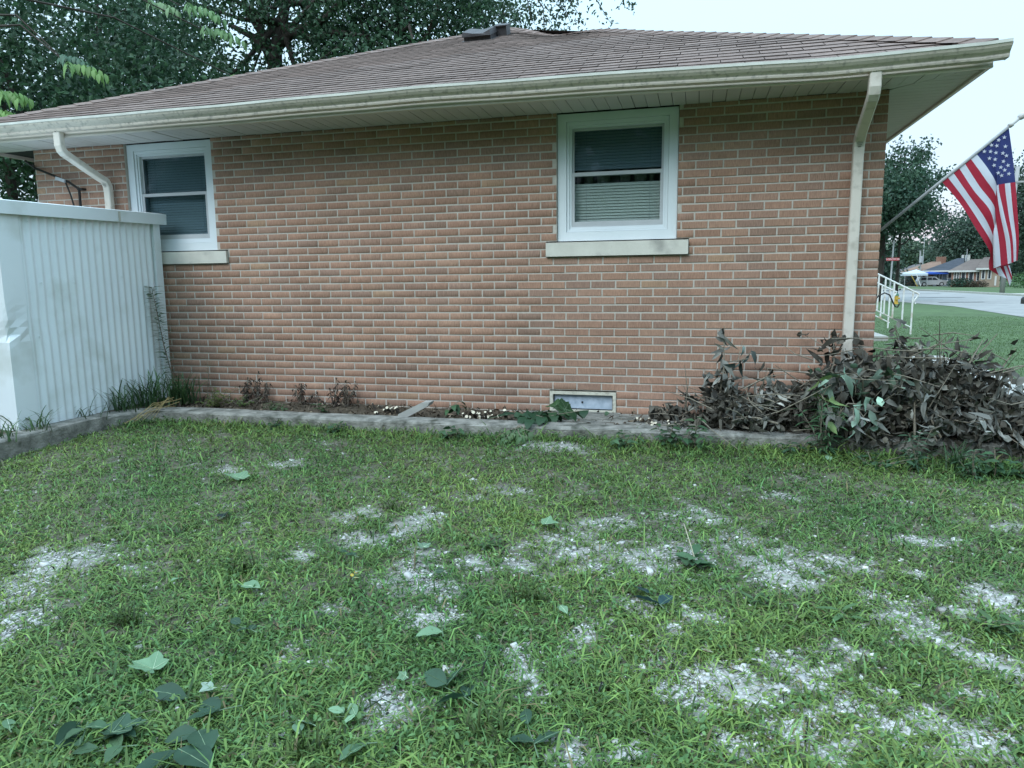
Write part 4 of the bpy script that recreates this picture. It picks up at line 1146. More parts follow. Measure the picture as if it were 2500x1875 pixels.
def oval(size, wide, fold, curl):
    U_ = np.array([0, .1, .24, .4, .56, .72, .87, 1]); Wp = np.array([0, .42, .78, .98, .95, .72, .36, 0]) * wide * .5
    V = []; F = []
    for u, w in zip(U_, Wp):
        x = u * (1 - .2 * abs(curl) * u); z = -curl * u * u * .6
        V += [(x, 0, z), (x, w, z + abs(w) * fold + .015 * math.sin(u * 19)), (x, -w, z + abs(w) * fold + .015 * math.sin(u * 17 + 1))]
    for k in range(7):
        a_ = 3 * k; F += [(a_, a_ + 3, a_ + 4), (a_, a_ + 4, a_ + 1), (a_, a_ + 2, a_ + 5), (a_, a_ + 5, a_ + 3)]
    return np.array(V) * size, F, [(0, 9), (9, 21)]


def fallen(label, pxx, pyy, kind, size, colr, nl=1, up=.3, z=None):
    size *= .85 if z is None else 1
    g = onG(pxx, pyy) if z is None else np.array(z, float); h = .036 if z is None else 0
    T = thing("fallen_leaf" if nl == 1 else "leaf_sprig", tuple(g), label, "leaf" if nl == 1 else "leaf sprig")
    a0 = rng.uniform(0, 6.28); sd = np.array([math.cos(a0), math.sin(a0), 0]); stalk = size * (.55 + .28 * nl)
    for i in range(nl):
        if kind == 'lobed':
            V, F, vn = lobed(size / 1.7 * rng.uniform(.9, 1.1), rng.uniform(.1, .4))
        else:
            V, F, vn = oval(size * rng.uniform(.75, 1.1), rng.uniform(.5, .64), rng.uniform(.1, .45), rng.uniform(.05, .4))
        az_ = rng.uniform(0, 6.28) if nl == 1 else (a0 if i == nl - 1 else a0 + (.95 if i % 2 else -.95) * rng.uniform(.7, 1.3))
        Mx = Matrix.Rotation(az_, 3, 'Z') @ Matrix.Rotation(rng.uniform(-.4, .05) * (1 if nl > 1 else .6), 3, 'Y') @ Matrix.Rotation(rng.normal(0, up), 3, 'X')
        org = g + [0, 0, h + .006 * i] + (sd * stalk * ((i // 2 + .4) / (nl / 2 + .3)) if nl > 1 else 0)
        W = np.array([Mx @ Vector(v) for v in V]) + org; nz_ = np.array(Mx @ Vector((0, 0, 1)))
        if z is None: W[:, 2] = np.maximum(W[:, 2], gz(W[:, 0], W[:, 1]) + .012)
        c = np.tile(shades(1, colr[0], colr[1], .1), (len(W), 1)) * (1 + rng.normal(0, .06, (len(W), 1)))
        bl = bigmesh("blade", W, np.array(F), M_leaf, T, col=c)
        b = MB()
        for p_, q_ in vn: b.tube([W[p_] + nz_ * .0012, W[q_] + nz_ * .0012], [.0016, .0006], 3)
        b.build("vein", vein_pale if colr[0][1] > .15 else vein_dark, bl)
    b = MB(); p = g + [0, 0, h + .002]
    b.tube([p - sd * size * .25 - [0, 0, .004], p + sd * size * .2, p + sd * stalk * (.9 if nl > 1 else .1)], [.0022, .002, .0013], 4); b.build("stalk", vein_dark, T)
    return T


vein_pale = mat("pale_leaf_vein", (.34, .46, .30), rough=.6); vein_dark = mat("leaf_vein", (.12, .19, .11), rough=.6)
UND = ((.17, .30, .17), (.22, .36, .22)); DARK = ((.028, .070, .042), (.045, .098, .058)); MID = ((.05, .11, .055), (.075, .14, .07))
fallen("large pale lobed leaf lying underside up near the bottom left", 370, 1655, 'lobed', .17, UND)
fallen("pale folded lobed leaf lying alone in the grass in front of the shed", 583, 1180, 'lobed', .19, UND, up=.6)
fallen("dark curled leaf in the grass between the pale folded leaf and the pale flat sliver", 545, 1278, 'ovate', .13, ((.012, .03, .03), (.02, .04, .04)), up=.8)
fallen("pale flat leaf sliver left of centre in the grass", 590, 1448, 'ovate', .13, UND)
fallen("small round pale leaf left of the pale sliver", 441, 1430, 'ovate', .06, UND)
fallen("pale curled leaf near the centre of the lawn", 1081, 1565, 'ovate', .14, UND, up=.5)
fallen("pale crumpled leaf at the edge of the middle gravel patch", 1335, 1296, 'lobed', .13, UND)
fallen("small pale leaf below the middle gravel patch", 1368, 1500, 'ovate', .08, UND)
fallen("pale leaf on the gravel of the upper right patch", 2012, 1424, 'ovate', .09, UND)
fallen("pale upright oval leaf at the bottom edge of the picture", 899, 1842, 'ovate', .13, ((.10, .20, .11), (.13, .24, .13)))
fallen("small pale torn leaf above the bottom gravel patch", 988, 1675, 'lobed', .06, UND)
fallen("whitish crumpled leaf right of the pale lobed leaf", 515, 1705, 'lobed', .08, ((.28, .38, .30), (.34, .44, .36)))
fallen("pale leaf lying on the gravel in the centre", 1035, 1352, 'lobed', .08, ((.12, .2, .14), (.15, .24, .16)))
fallen("dark green folded leaf just below the large pale lobed leaf", 375, 1712, 'ovate', .15, DARK, up=.5)
fallen("big dark glossy sprig at the bottom left, largest of the dark sprigs", 505, 1795, 'ovate', .17, DARK, nl=5)
fallen("dark upright leaf pair behind the biggest dark sprig", 570, 1752, 'ovate', .13, DARK, nl=2)
fallen("dark leaf sprig in the bottom left corner region with a lobed leaf", 240, 1832, 'lobed', .17, DARK, nl=2)
fallen("dark broad leaf cut by the bottom edge left of the lobed sprig", 135, 1855, 'ovate', .15, DARK)
fallen("mid-green leaf sprig above the corner sprig", 215, 1795, 'ovate', .09, MID, nl=3)
fallen("three-lobed dark leaf left of the centre gravel", 622, 1562, 'ovate', .08, DARK, nl=3)
fallen("dark ragged leaf sprig standing near the bottom centre", 1152, 1738, 'ovate', .13, DARK, nl=4, up=.8)
fallen("dark winged leaf on the grass right of centre", 1623, 1508, 'ovate', .14, ((.02, .055, .06), (.03, .075, .075)), nl=3)
fallen("small dark leaf sprig at the left of the centre gravel", 872, 1376, 'ovate', .06, DARK, nl=3)
fallen("dark leaf lying on the white stones at the centre", 1063, 1413, 'ovate', .07, DARK)
fallen("dark green leaf cluster at the bottom edge right of centre", 1310, 1862, 'ovate', .12, DARK, nl=3)
fallen("small pale three-leaf sprig at the bottom, left of the oval leaf", 882, 1772, 'ovate', .06, UND, nl=4)
fallen("pale leaf pair at the bottom left of the small sprig", 712, 1790, 'ovate', .07, ((.12, .22, .14), (.16, .27, .17)), nl=2)
fallen("mid-green single leaf in the far bottom left", 27, 1808, 'ovate', .07, ((.11, .2, .11), (.14, .24, .13)))
fallen("mid-green leaf trio at the bottom near the corner sprig", 320, 1848, 'ovate', .09, MID, nl=3)
fallen("small brown dead leaf in the middle of the lawn", 1322, 1520, 'ovate', .05, ((.12, .06, .035), (.16, .08, .05)))
fallen("grey dry curled leaf on the grass in front of the brush pile", 1823, 1178, 'lobed', .09, ((.16, .15, .12), (.2, .18, .15)), up=.8)
fallen("tan dead leaf on the right of the lawn by the large gravel patch", 1712, 1608, 'ovate', .06, ((.26, .2, .13), (.32, .25, .16)))
fallen("orange-brown dead leaf against the kerb below the brush pile", 2326, 1130, 'ovate', .08, ((.20, .09, .05), (.24, .11, .06)), up=.8)
fallen("pale narrow leaf leaning in the grass below the brush pile", 2020, 1125, 'ovate', .10, UND, up=.9)
fallen("tiny bright yellow flower left of the centre gravel", 862, 1432, 'ovate', .035, ((.55, .38, .02), (.6, .42, .03)), nl=3)
# leafy heaps and plants by the kerb
p = onY(1388, 965, -.35)
fallen("large upright green lobed leaf in front of the basement window", 0, 0, 'lobed', .17, ((.035, .085, .03), (.05, .11, .04)), nl=3, up=1.2, z=(p[0], -.36, .36))
fallen("pale leaf scrap leaning on the basement window frame", 0, 0, 'ovate', .08, UND, up=1.2, z=(-2.07, -.22, .31))
fallen("dark rolled green leaf lying on the kerb left of the leaf heap", 0, 0, 'ovate', .17, ((.018, .05, .03), (.03, .07, .04)), nl=2, z=(-2.95, -.58, .315))
weed("leaf_heap", "heap of dark green maple-like leaves draped over the kerb by the basement window", (-2.62, -.5, .30), (-2.55, -.5, .37), 120, .11, .10, ((.022, .062, .03), (.045, .10, .045)), bush=14, droop=.6, cat="leaves", side=1.2)
weed("hanging_vine", "paler leafy vine hanging down the kerb face below the leaf heap", (-2.66, -.80, .30), (-2.72, -.95, .24), 110, .07, .045, ((.07, .14, .06), (.12, .20, .09)), bush=12, droop=.9, side=1.0)


def plant(label, pxx, pyy, h, nl, ll, lw, colr, bush=3, name="broadleaf_weed", droop=.45, dy=0):
    g = onG(pxx, pyy)
    if g[1] > kerbY(g[0]) - .10: dy = kerbY(g[0]) - .10 - g[1]
    weed(name, label, (g[0], g[1] + dy, g[2] - .01), (g[0] + rng.normal(0, .03), g[1] + dy, g[2] + h), nl, ll, lw, colr, bush=bush, droop=droop)


plant("leafy green weed growing against the kerb face, right of the hanging vine", 1530, 1092, .14, 36, .075, .035, ((.05, .11, .05), (.08, .15, .075)), 5)
plant("broad-leaved weed by the kerb left of the brush pile", 1640, 1085, .20, 44, .09, .045, ((.04, .095, .045), (.07, .14, .07)), 6)
plant("upright leafy weed topping the kerb beside the brush pile", 1695, 1078, .26, 34, .085, .04, ((.04, .10, .045), (.08, .15, .07)), 4)
plant("low round-leaved weed sitting under the middle of the kerb", 1110, 1070, .10, 30, .07, .04, MID, 4)
plant("low broad-leaved weed at the far end of the kerb near the shed", 820, 1055, .08, 40, .06, .035, ((.03, .075, .035), (.05, .11, .05)), 6)
plant("low dark weed patch at the kerb below the withered weeds", 690, 1040, .08, 40, .06, .03, ((.03, .075, .035), (.05, .11, .05)), 6)
plant("feathery narrow-leaved weed rising in front of the brush pile", 2003, 1100, .42, 170, .12, .016, ((.055, .13, .06), (.085, .17, .08)), 8, "narrow_weed")
plant("upright spear-leaved weed below the brush pile", 2242, 1150, .27, 100, .085, .015, ((.05, .11, .06), (.08, .15, .085)), 2, "narrow_weed")
plant("bushy spear-leaved weed right of the orange-brown leaf", 2378, 1172, .20, 110, .08, .016, ((.055, .12, .06), (.085, .16, .085)), 4, "narrow_weed")
plant("broad-leaved green plant at the far right below the brush pile", 2430, 1165, .20, 26, .10, .05, ((.04, .10, .045), (.07, .14, .065)), 3)
plant("dark broad-leaved plant at the right edge of the picture", 2492, 1165, .12, 26, .09, .05, ((.03, .08, .04), (.05, .11, .05)), 3)
plant("leafy weed mat at the foot of the feathery weed", 1930, 1110, .10, 70, .06, .03, ((.035, .085, .04), (.055, .12, .055)), 9)
plant("leafy weed mat between the two spear-leaved weeds", 2130, 1140, .10, 70, .055, .03, ((.035, .085, .04), (.055, .12, .055)), 9)
g = onG(2338, 1150); tuft("grass_clump", "dark arching grass clump under the brush pile", tuple(g), 36, .26, ((.03, .075, .03), (.05, .10, .04)), .03, .010)
for (lab, pxx, pyy, nb, l) in [("brownish grass clump in the mid-left lawn", 592, 1400, 40, .12), ("tall dark grass clump left of the pale lobed leaf", 300, 1530, 44, .13), ("grass clump behind the centre gravel patch", 962, 1248, 30, .10), ("coarse grass clump at the right of the centre gravel", 1290, 1470, 46, .11), ("broad grass clump near the bottom centre-left", 760, 1850, 40, .11), ("small grass clump at the bottom of the centre dark sprig", 1180, 1800, 46, .11)]:
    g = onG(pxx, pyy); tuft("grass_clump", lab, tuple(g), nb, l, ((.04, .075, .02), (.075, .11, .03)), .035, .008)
for (lab, pxx, pyy, s_) in [("flat toothed weed rosette on the right of the lawn", 2118, 1522, .95), ("weed rosette beside the dark soil right of centre", 1198, 1335, .7), ("flat leafy rosette at the right edge of the lawn", 2420, 1540, .8), ("pale plantain-like weed above the right gravel", 1855, 1478, .65)]:
    plant(lab, pxx, pyy, .05, 30, .10 * s_, .022 * s_, ((.055, .12, .045), (.085, .16, .065)), 2, "weed_rosette", .25)
g = onG(1702, 1385); weed("stalked_weed", "broad-leaved weed with a bare pale stalk on the right gravel strip", tuple(g), tuple(g + [-.02, 0, .07]), 16, .11, .05, ((.05, .12, .055), (.08, .16, .08)), bush=3)
b = MB(); b.tube([g, g + [-.03, .0, .1], g + [-.065, .02, .20]], [.003, .0025, .0015], 5)
o = b.build("bare_stalk", M_cut, None); setpar(o, bpy.data.objects["stalked_weed"])

# ------------------------------------------------------------------ brush pile at the corner
def heap(x):
    return np.interp(x, [-1.75, -1.5, -1.25, -1.1, -.95, -.75, -.45, -.2, .0, .2, .4, .6, .8, 1.0, 1.3, 1.9], [.30, .33, .46, .78, .58, .56, .82, .98, 1.09, 1.07, 1.0, .86, .68, .52, .38, .3])


BRN = [((.050, .050, .042), (.14, .138, .118)), ((.085, .088, .078), (.22, .222, .20)), ((.038, .035, .028), (.105, .096, .078))]


def branch(tip, base, nl, ll, colr, label, spread=.07):
    T = thing("cut_branch", tuple(base), label, "branch", "cut branches heaped at the house corner")
    b = MB(); base = np.array(base); tip = np.array(tip); mid = (base + tip) / 2 + rng.normal(0, .06, 3) + [0, 0, .05]
    b.tube([base, mid, tip], [.008, .006, .0025], 5)
    tw = []
    for k in range(3):
        f = rng.uniform(.3, .8); q = base * (1 - f) ** 2 + 2 * mid * f * (1 - f) + tip * f * f; e = q + rng.normal(0, .11, 3) + [0, 0, .04]; b.tube([q, e], [.004, .002], 4); tw.append((q, e))
    b.build("stem", M_twig, T)
    f = rng.beta(1.6, 1.1, nl)[:, None]; P = base * (1 - f) ** 2 + 2 * mid * f * (1 - f) + tip * f * f
    for i in range(nl):
        if rng.random() < .4: q, e = tw[rng.integers(3)]; P[i] = q + (e - q) * rng.uniform(.4, 1.05)
    P = P + rng.normal(0, spread * .5, (nl, 3)); P[:, 1] = np.minimum(P[:, 1], -.02); P[:, 2] = np.maximum(P[:, 2], .12)
    V, F = leaf8(P, rdir(nl, -.75), rdir(nl, .6), rng.uniform(.65, 1.25, nl) * ll, rng.uniform(.3, .6, nl) * ll, rng.uniform(-.5, 1.1, nl), rng.uniform(-.9, 1.7, nl))
    bigmesh("leaves", V, F, M_leafd, T, col=np.repeat(shades(nl, colr[0], colr[1], .28) * np.where(rng.random((nl, 1)) < .12, 2.3, 1.), 8, 0) * (1 + rng.normal(0, .18, (nl * 8, 1))).clip(.4, 1.8))
    return T


LABB = "cut branch with wilted grey-brown leaves in the heap at the house corner"
for i in range(96):
    xt = rng.uniform(-1.62, 1.3) if i % 3 else rng.uniform(-.4, .9)
    front = rng.random()
    yt = -.08 - .52 * front if xt < -.4 else -.06 - .66 * front
    top = heap(xt) * (1 if front < .6 else .85) ; zt = .26 + (top - .26) * rng.uniform(.35, 1.0) * (1.0 if front < .7 else .7)
    if xt < -1.25 and rng.random() < .55: xt += .9; zt = max(zt, .5)
    xb = xt + rng.uniform(-.5, .5); xb = min(max(xb, -1.7), 1.9); yb = min(max(yt + rng.uniform(-.2, .3), -.75), -.1)
    branch((xt, yt, zt), (xb, yb, .27 + rng.uniform(0, .12)), int(rng.integers(34, 60)), rng.uniform(.07, .115), BRN[rng.integers(3)], LABB)
branch(tuple(onY(1768, 795, -.25)), (-1.18, -.3, .3), 46, .10, BRN[1], "lone wilted branch standing up against the bricks left of the heap", .03)
p = onY(1830, 875, -.28); branch(tuple(p), (-1.2, -.3, .6), 12, .09, ((.06, .085, .075), (.1, .13, .12)), "small green-grey branch tip bent beside the lone upright branch", .02)
p = onY(2035, 820, -.2); branch(tuple(p), (-.4, -.35, .5), 30, .09, BRN[2], "dark wilted branch tip leaning on the downspout", .05)
for (pxx, pyy, lab) in [(2435, 815, "thin bare twig with shrivelled leaves rising from the right of the heap"), (2480, 850, "longest thin twig arching out at the right edge of the heap"), (2300, 815, "curled dead leaf stalk above the middle of the heap"), (2400, 830, "pale withered leaf stalk at the right of the heap")]:
    q = onY(pxx, pyy, -.3); branch(tuple(q), (q[0] - .25, -.45, .5), 11, .06, BRN[0], lab, .03)
for i, (pxx, pyy, lab) in enumerate([(1985, 910, "branch with grey-green still fresh leaves on the front of the heap"), (2060, 890, "branch with pale green leaves in front of the downspout foot"), (2150, 905, "branch with long silvery green leaves in the middle of the heap"), (2000, 960, "branch with olive green leaves low on the heap's front"), (2100, 1000, "drooping branch with green-grey leaves at the heap's front")]):
    q = onY(pxx, pyy, -.78); branch(tuple(q), (q[0] + .2, -.5, .45), 17, .115, ((.13, .20, .15), (.20, .28, .22)) if i != 3 else ((.11, .17, .06), (.15, .22, .09)), lab, .08)
n = 7000; X = rng.uniform(-1.65, 1.4, n); Y = np.where(X < -.4, rng.uniform(-.60, -.05, n), rng.uniform(-.72, -.05, n)); Z = .24 + (heap(X) - .34) * rng.random(n) ** 1.1 * .86
Z = np.where(Y < -.66, .12 + rng.random(n) * .40, Z)
P = np.stack([X, Y, Z], 1); V, F = leaf8(P, rdir(n, -.6), rdir(n, .5), rng.uniform(.05, .10, n), rng.uniform(.02, .045, n), rng.uniform(-.5, 1.1, n), rng.uniform(-.9, 1.6, n))
tag(bigmesh("wilted_leaves", V, F, M_leafd, col=np.repeat(shades(n, (.036, .033, .026), (.105, .096, .076), .3), 8, 0)), "dark wilted leaves packed inside the brush heap", "leaves", kind="stuff")
b = MB()
for i in range(90):
    x = rng.uniform(-1.5, 1.1); y = rng.uniform(-.78, -.1); z = .3 + (heap(x) - .3) * rng.random(); d = np.array([rng.normal(0, 1), rng.normal(0, .5), rng.normal(.15, .35)]); d = d / np.linalg.norm(d) * rng.uniform(.2, .5)
    p0 = np.array([x, y, z]); p1 = p0 + d; p1[1] = min(p1[1], -.03); p1[2] = max(p1[2], .2); b.tube([p0, (p0 + p1) / 2 + rng.normal(0, .02, 3), p1], [.0045, .004, .002], 4)
tag(b.build("loose_twigs", M_twig), "tangle of thin grey twigs sticking out of the brush heap", "twigs", kind="stuff")
#PART3
# ------------------------------------------------------------------ flag on its pole
FY = 2.0


def fp(x, y, dep=0.): return onY(2250 + x / 3.95, 280 + y / 3.95, FY + dep)


FLAG = thing("house_flag", (0.02, FY, 1.5), "striped red and white flag with a starred blue corner on an angled pole", "flag")
pA = np.array([.0, FY, 1.505]); pT = fp(965, 15); pB = pA + (pT - pA) * .0
b = MB(); b.tube([pA, pT], [.016, .014], 10); b.build("pole", mat("grey_pole", (.34, .34, .33), (.28, .28, .28), 10, .5), FLAG, smooth=True)
b = MB(); dT = (pT - pA) / np.linalg.norm(pT - pA); b.tube([pT - dT * .13, pT - dT * .10, pT - dT * .09, pT - dT * .03], [.022, .024, .017, .017], 10); b.tube([pT - dT * .035, pT - dT * .02, pT + dT * .005, pT + dT * .03, pT + dT * .04], [.014, .027, .034, .026, .006], 10)
b.build("finial", mat("finial_plastic", (.5, .5, .48), rough=.4), FLAG, smooth=True)
b = MB(); b.box(-.001, .02, FY - .05, FY + .05, 1.44, 1.57); b.tube([pA, pA + dT * .12], .022, 8); b.build("bracket", M_steel, FLAG)
HX = lambda k: (840 - 46.4 * k, 120 + 34.3 * k) if k <= 7 else (515 - 54.2 * (k - 7), 360 + 46.7 * (k - 7))
FR, BK_, MD = -.03, .06, .015
TT = {0: [(877, 390), (905, 650), (925, 930), (938, 1200), (925, 1405)], 1: [None, (855, 657), (880, 930), (910, 1200), (912, 1410)], 2: [None, (803, 664), (835, 930), (878, 1200), (889, 1418)],
      3: [None, (742, 674), (790, 930), (850, 1200), (866, 1430)], 4: [None, (724, 684), (752, 930), (808, 1200), (832, 1440)], 5: [None, (724, 686), (708, 930), (745, 1210), (765, 1455)],
      6: [None, (725, 688), (732, 950), (692, 1150), (692, 1482)], 7: [(640, 520), (727, 690), (750, 990), (760, 1240), (850, 1450)], 8: [(603, 605), (722, 800), (745, 1090), (800, 1340), (872, 1560)],
      9: [(555, 685), (703, 890), (730, 1120), (790, 1370), (868, 1600)], 10: [(503, 730), (663, 930), (715, 1150), (775, 1400), (850, 1650)], 11: [(455, 775), (612, 1000), (700, 1200), (740, 1420), (820, 1580)],
      12: [(412, 815), (563, 1045), (680, 1250), (695, 1420), (745, 1550)], 13: [(375, 860), (515, 1085), (655, 1315), (648, 1420), (650, 1490)]}
DP = {k: ([0, 0, FR, FR, FR, FR] if k <= 5 else [0, 0, .0, BK_ * .6, FR * .6, FR] if k == 6 else [0, 0, MD, BK_, BK_, BK_] if k <= 9 else [0, .01, MD, BK_ * .8, BK_, BK_] if k <= 12 else [0, .01, .02, MD, .03, .03]) for k in range(14)}
CU = np.zeros((14, 6, 3))
for k in range(14):
    CU[k, 0, :2] = HX(k)
    for j in range(5):
        q = TT[k][j]
        if q is None:
            a_, b_ = TT[0][j], TT[7][j]; q = (a_[0] + (b_[0] - a_[0]) * k / 7, a_[1] + (b_[1] - a_[1]) * k / 7)
        CU[k, j + 1, :2] = q
    CU[k, :, 2] = DP[k]


def cr(P, t):
    """Catmull-Rom through the rows of P at parameter t in 0..1"""
    n = len(P) - 1; s_ = min(max(t, 0), 1) * n; i = min(int(s_), n - 1); u = s_ - i
    p0, p1, p2, p3 = P[max(i - 1, 0)], P[i], P[i + 1], P[min(i + 2, n)]
    return .5 * (2 * p1 + (p2 - p0) * u + (2 * p0 - 5 * p1 + 4 * p2 - p3) * u * u + (3 * p1 - p0 - 3 * p2 + p3) * u ** 3)


def flag_pt(h, t):
    i = min(int(h), 12); u = h - i; a_ = cr(CU[i], t); b_ = cr(CU[i + 1], t); q = a_ + (b_ - a_) * u
    rip = .012 * math.sin(h * 2.1 + t * 6) * min(1, t * 2.5)
    return fp(q[0], q[1], q[2] + rip)


NS, NT = 3, 50
V = [flag_pt(h / NS, j / NT) for h in range(13 * NS + 1) for j in range(NT + 1)]; F = []; mi = []
for h in range(13 * NS):
    for j in range(NT):
        a_ = h * (NT + 1) + j; F.append((a_, a_ + 1, a_ + NT + 2, a_ + NT + 1)); st = h // NS
        mi.append(2 if (st < 7 and (j + .5) / NT < .4) else (0 if st % 2 == 0 else 1))
mr_ = mat("flag_red", (.42, .028, .055), (.36, .022, .045), 8, .8, trans=.25); mw_ = mat("flag_white", (.66, .69, .76), (.60, .63, .71), 8, .8, trans=.25); mb_ = mat("flag_blue", (.030, .042, .16), (.024, .034, .13), 8, .8, trans=.15)
bigmesh("cloth", np.array(V), np.array(F), [mr_, mw_, mb_], FLAG, mi=mi, smooth=True)
b = MB()
SRCH = [(h, t, cr(CU[int(h)], t) * (1 - h % 1) + cr(CU[int(h) + 1], t) * (h % 1)) for h in np.arange(.3, 6.9, .12) for t in np.arange(.02, .39, .01)]
for (sx_, sy_) in [(795, 225), (738, 243), (670, 297), (727, 305), (805, 312), (603, 352), (662, 360), (716, 368), (778, 368), (818, 400), (653, 422), (706, 430), (787, 450), (697, 490), (828, 487), (760, 508), (800, 538), (770, 590), (840, 575), (735, 560)]:
    h, t, _ = min(SRCH, key=lambda q: (q[2][0] - sx_) ** 2 + (q[2][1] - sy_) ** 2)
    o_ = flag_pt(h, t); e1 = np.array([1., 0, 0]); e2 = np.array([0, 0, 1.]); vs = [tuple(o_ + [0, -.008, 0])]; w0 = rng.uniform(-.3, .3)
    for q in range(10):
        rr = .021 if q % 2 == 0 else .0085; a_ = q * math.pi / 5 + w0; vs.append(tuple(o_ + e1 * rr * math.sin(a_) + e2 * rr * math.cos(a_) + [0, -.008, 0]))
    b.add(vs, [(0, 1 + q, 1 + (q + 1) % 10) for q in range(10)])
o = b.build("stars", mw_, FLAG); o["kind"] = "stuff"

# ------------------------------------------------------------------ front steps, railings, hose
M_rail = mat("white_rail_paint", (.75, .76, .75), (.66, .66, .64), 8, .5, c3=(.40, .26, .15), s3=4)
b = MB()
for k in range(4): b.box(.02, 1.1 + .42 * (4 - k), 11.3 + .004 * k, 13.3 - .004 * k, -.1, .12 + .17 * k)
tag(b.build("front_steps", M_conc2), "concrete front steps beyond the house corner", "steps")


def railing(label, Y, x0, z0, x1, z1, px_):
    T = thing("step_railing", (x1, Y, .1), label, "railing", "step railings")
    f = lambda x: z0 + (z1 - z0) * (x - x0) / (x1 - x0)
    b = MB(); b.tube([(x0, Y, z0), (x1, Y, z1), (x1 - .01, Y, z1 - .02), (x1 - .10, Y, z1 - .17), (x1 - .06, Y, z1 - .21)], .019, 8); b.build("handrail", M_rail, T)
    b = MB(); b.tube([(x0, Y, z0 - .80), (x1 - .12, Y, f(x1 - .12) - .80)], .015, 6); b.build("bottom_rail", M_rail, T)
    for x in px_:
        b = MB(); b.box(x - .015, x + .015, Y - .015, Y + .015, f(x) - .95 if x > x1 - .2 else f(x) - .80, f(x)); b.build("post", M_rail, T)


railing("nearer white metal step railing at the house corner", 11.5, 1.6, 1.985, 3.39, 1.045, [1.75, 2.05, 2.35, 2.56, 2.70, 2.88, 3.08, 3.27])
railing("farther white metal step railing behind the nearer one", 13.1, 1.9, 1.79, 3.33, 1.06, [2.05, 2.35, 2.65, 2.82, 3.0, 3.18])
hz = [(2135, 735), (2145, 722), (2160, 715), (2172, 720), (2180, 738), (2186, 749), (2191, 750), (2196, 741)]
b = MB(); b.tube([onY(x, y, 10.9) for x, y in hz], .016, 7); tag(b.build("garden_hose", M_black), "black hose looping out in front of the step railing", "hose")

# ------------------------------------------------------------------ street furniture
HG = np.array([9.62, 39.0, -.1])
T = thing("fire_hydrant", tuple(HG), "yellow fire hydrant with a green top at the street edge", "hydrant")
M_hy = mat("hydrant_yellow", (.55, .36, .06), (.48, .30, .05), 6, .5); M_hg = mat("hydrant_green", (.05, .14, .09), rough=.5)
b = MB(); b.lathe([(.17, 0), (.17, .04), (.115, .05), (.105, .42), (.15, .43), (.15, .47)], HG, 14); b.build("barrel", M_hy, T, smooth=False)
b = MB(); b.lathe([(.15, .47), (.145, .50), (.125, .56), (.08, .62), (.035, .65), (.035, .70), (.02, .705)], HG, 14); b.build("bonnet", M_hg, T)
for (dx, dy, r_) in [(1, 0, .05), (-1, 0, .05), (0, -1, .07)]:
    b = MB(); c0 = HG + [0, 0, .33]; b.tube([c0 + np.array([dx, dy, 0]) * .09, c0 + np.array([dx, dy, 0]) * .16], r_, 10); b.tube([c0 + np.array([dx, dy, 0]) * .16, c0 + np.array([dx, dy, 0]) * .19], r_ * 1.15, 10); b.build("nozzle", M_hy, T)
sg = np.array([10.1, 42.6, -.1])
T = thing("street_sign", tuple(sg), "red street name sign on a tall steel post", "street sign")
b = MB(); b.tube([sg, sg + [.06, 0, 3.75]], .05, 8); b.build("post", M_steel, T)
M_red = mat("sign_red", (.45, .06, .07), rough=.5); M_wht = mat("sign_letters", (.8, .8, .8), rough=.5)
b = MB(); sc_ = sg + [.05, -.06, 2.62]; b.box(sc_[0] - .37, sc_[0] + .37, sc_[1] - .006, sc_[1] + .006, sc_[2] - .085, sc_[2] + .085); PL = b.build("plate", M_red, T)


def text(body, size, loc, m, parent, name):
    cu = bpy.data.curves.new("t", 'FONT'); cu.body = body; cu.size = size; cu.align_x = 'CENTER'; cu.align_y = 'CENTER'; cu.extrude = .002
    to = bpy.data.objects.new("t", cu); COL.objects.link(to); dg = bpy.context.evaluated_depsgraph_get()
    me = bpy.data.meshes.new_from_object(to.evaluated_get(dg)); bpy.data.objects.remove(to); me.materials.clear()
    me.transform(Matrix.Translation(Vector(loc)) @ Matrix.Rotation(math.pi / 2, 4, 'X')); return mesh_obj(name, me, m, parent)


text("S CENTER DR", .125, (sc_[0], sc_[1] - .008, sc_[2]), M_wht, PL, "lettering")
up = onY(2446, 715, 68.0)
T = thing("utility_pole", (up[0], 68, -.1), "grey wooden utility pole behind the flag on the far verge", "pole")
b = MB(); b.tube([(up[0], 68, -.2), (up[0] + .15, 68, 6), (up[0] + .4, 68, 11)], [.21, .18, .15], 10); b.build("shaft", M_pole, T, smooth=True)
b = MB(); b.box(up[0] - .8, up[0] + 1.5, 67.8, 67.92, 9.6, 9.75); b.build("crossarm", M_pole, T)
q = onY(2247, 690, 140.); q2 = onY(2247, 612, 140.)
T = thing("utility_pole", (q[0], 140, -.1), "thin utility pole with a transformer above the brown roof", "pole")
b = MB(); b.tube([(q[0], 140, -.1), (q2[0], 140, q2[2])], [.17, .13], 8); b.build("shaft", M_pole, T)
qt = onY(2247, 634, 140.); b = MB(); b.lathe([(.05, -.6), (.34, -.55), (.34, .5), (.1, .58)], (qt[0] + .05, 139.7, qt[2]), 10); b.build("transformer", M_steel, T)
qm = onY(2259, 558, 190.)
T = thing("mast", (qm[0], 190, -.1), "thin mast rising above the far wood", "mast"); b = MB(); b.tube([(qm[0], 190, -.1), (qm[0], 190, qm[2])], [.14, .07], 6); b.build("shaft", M_steel, T)
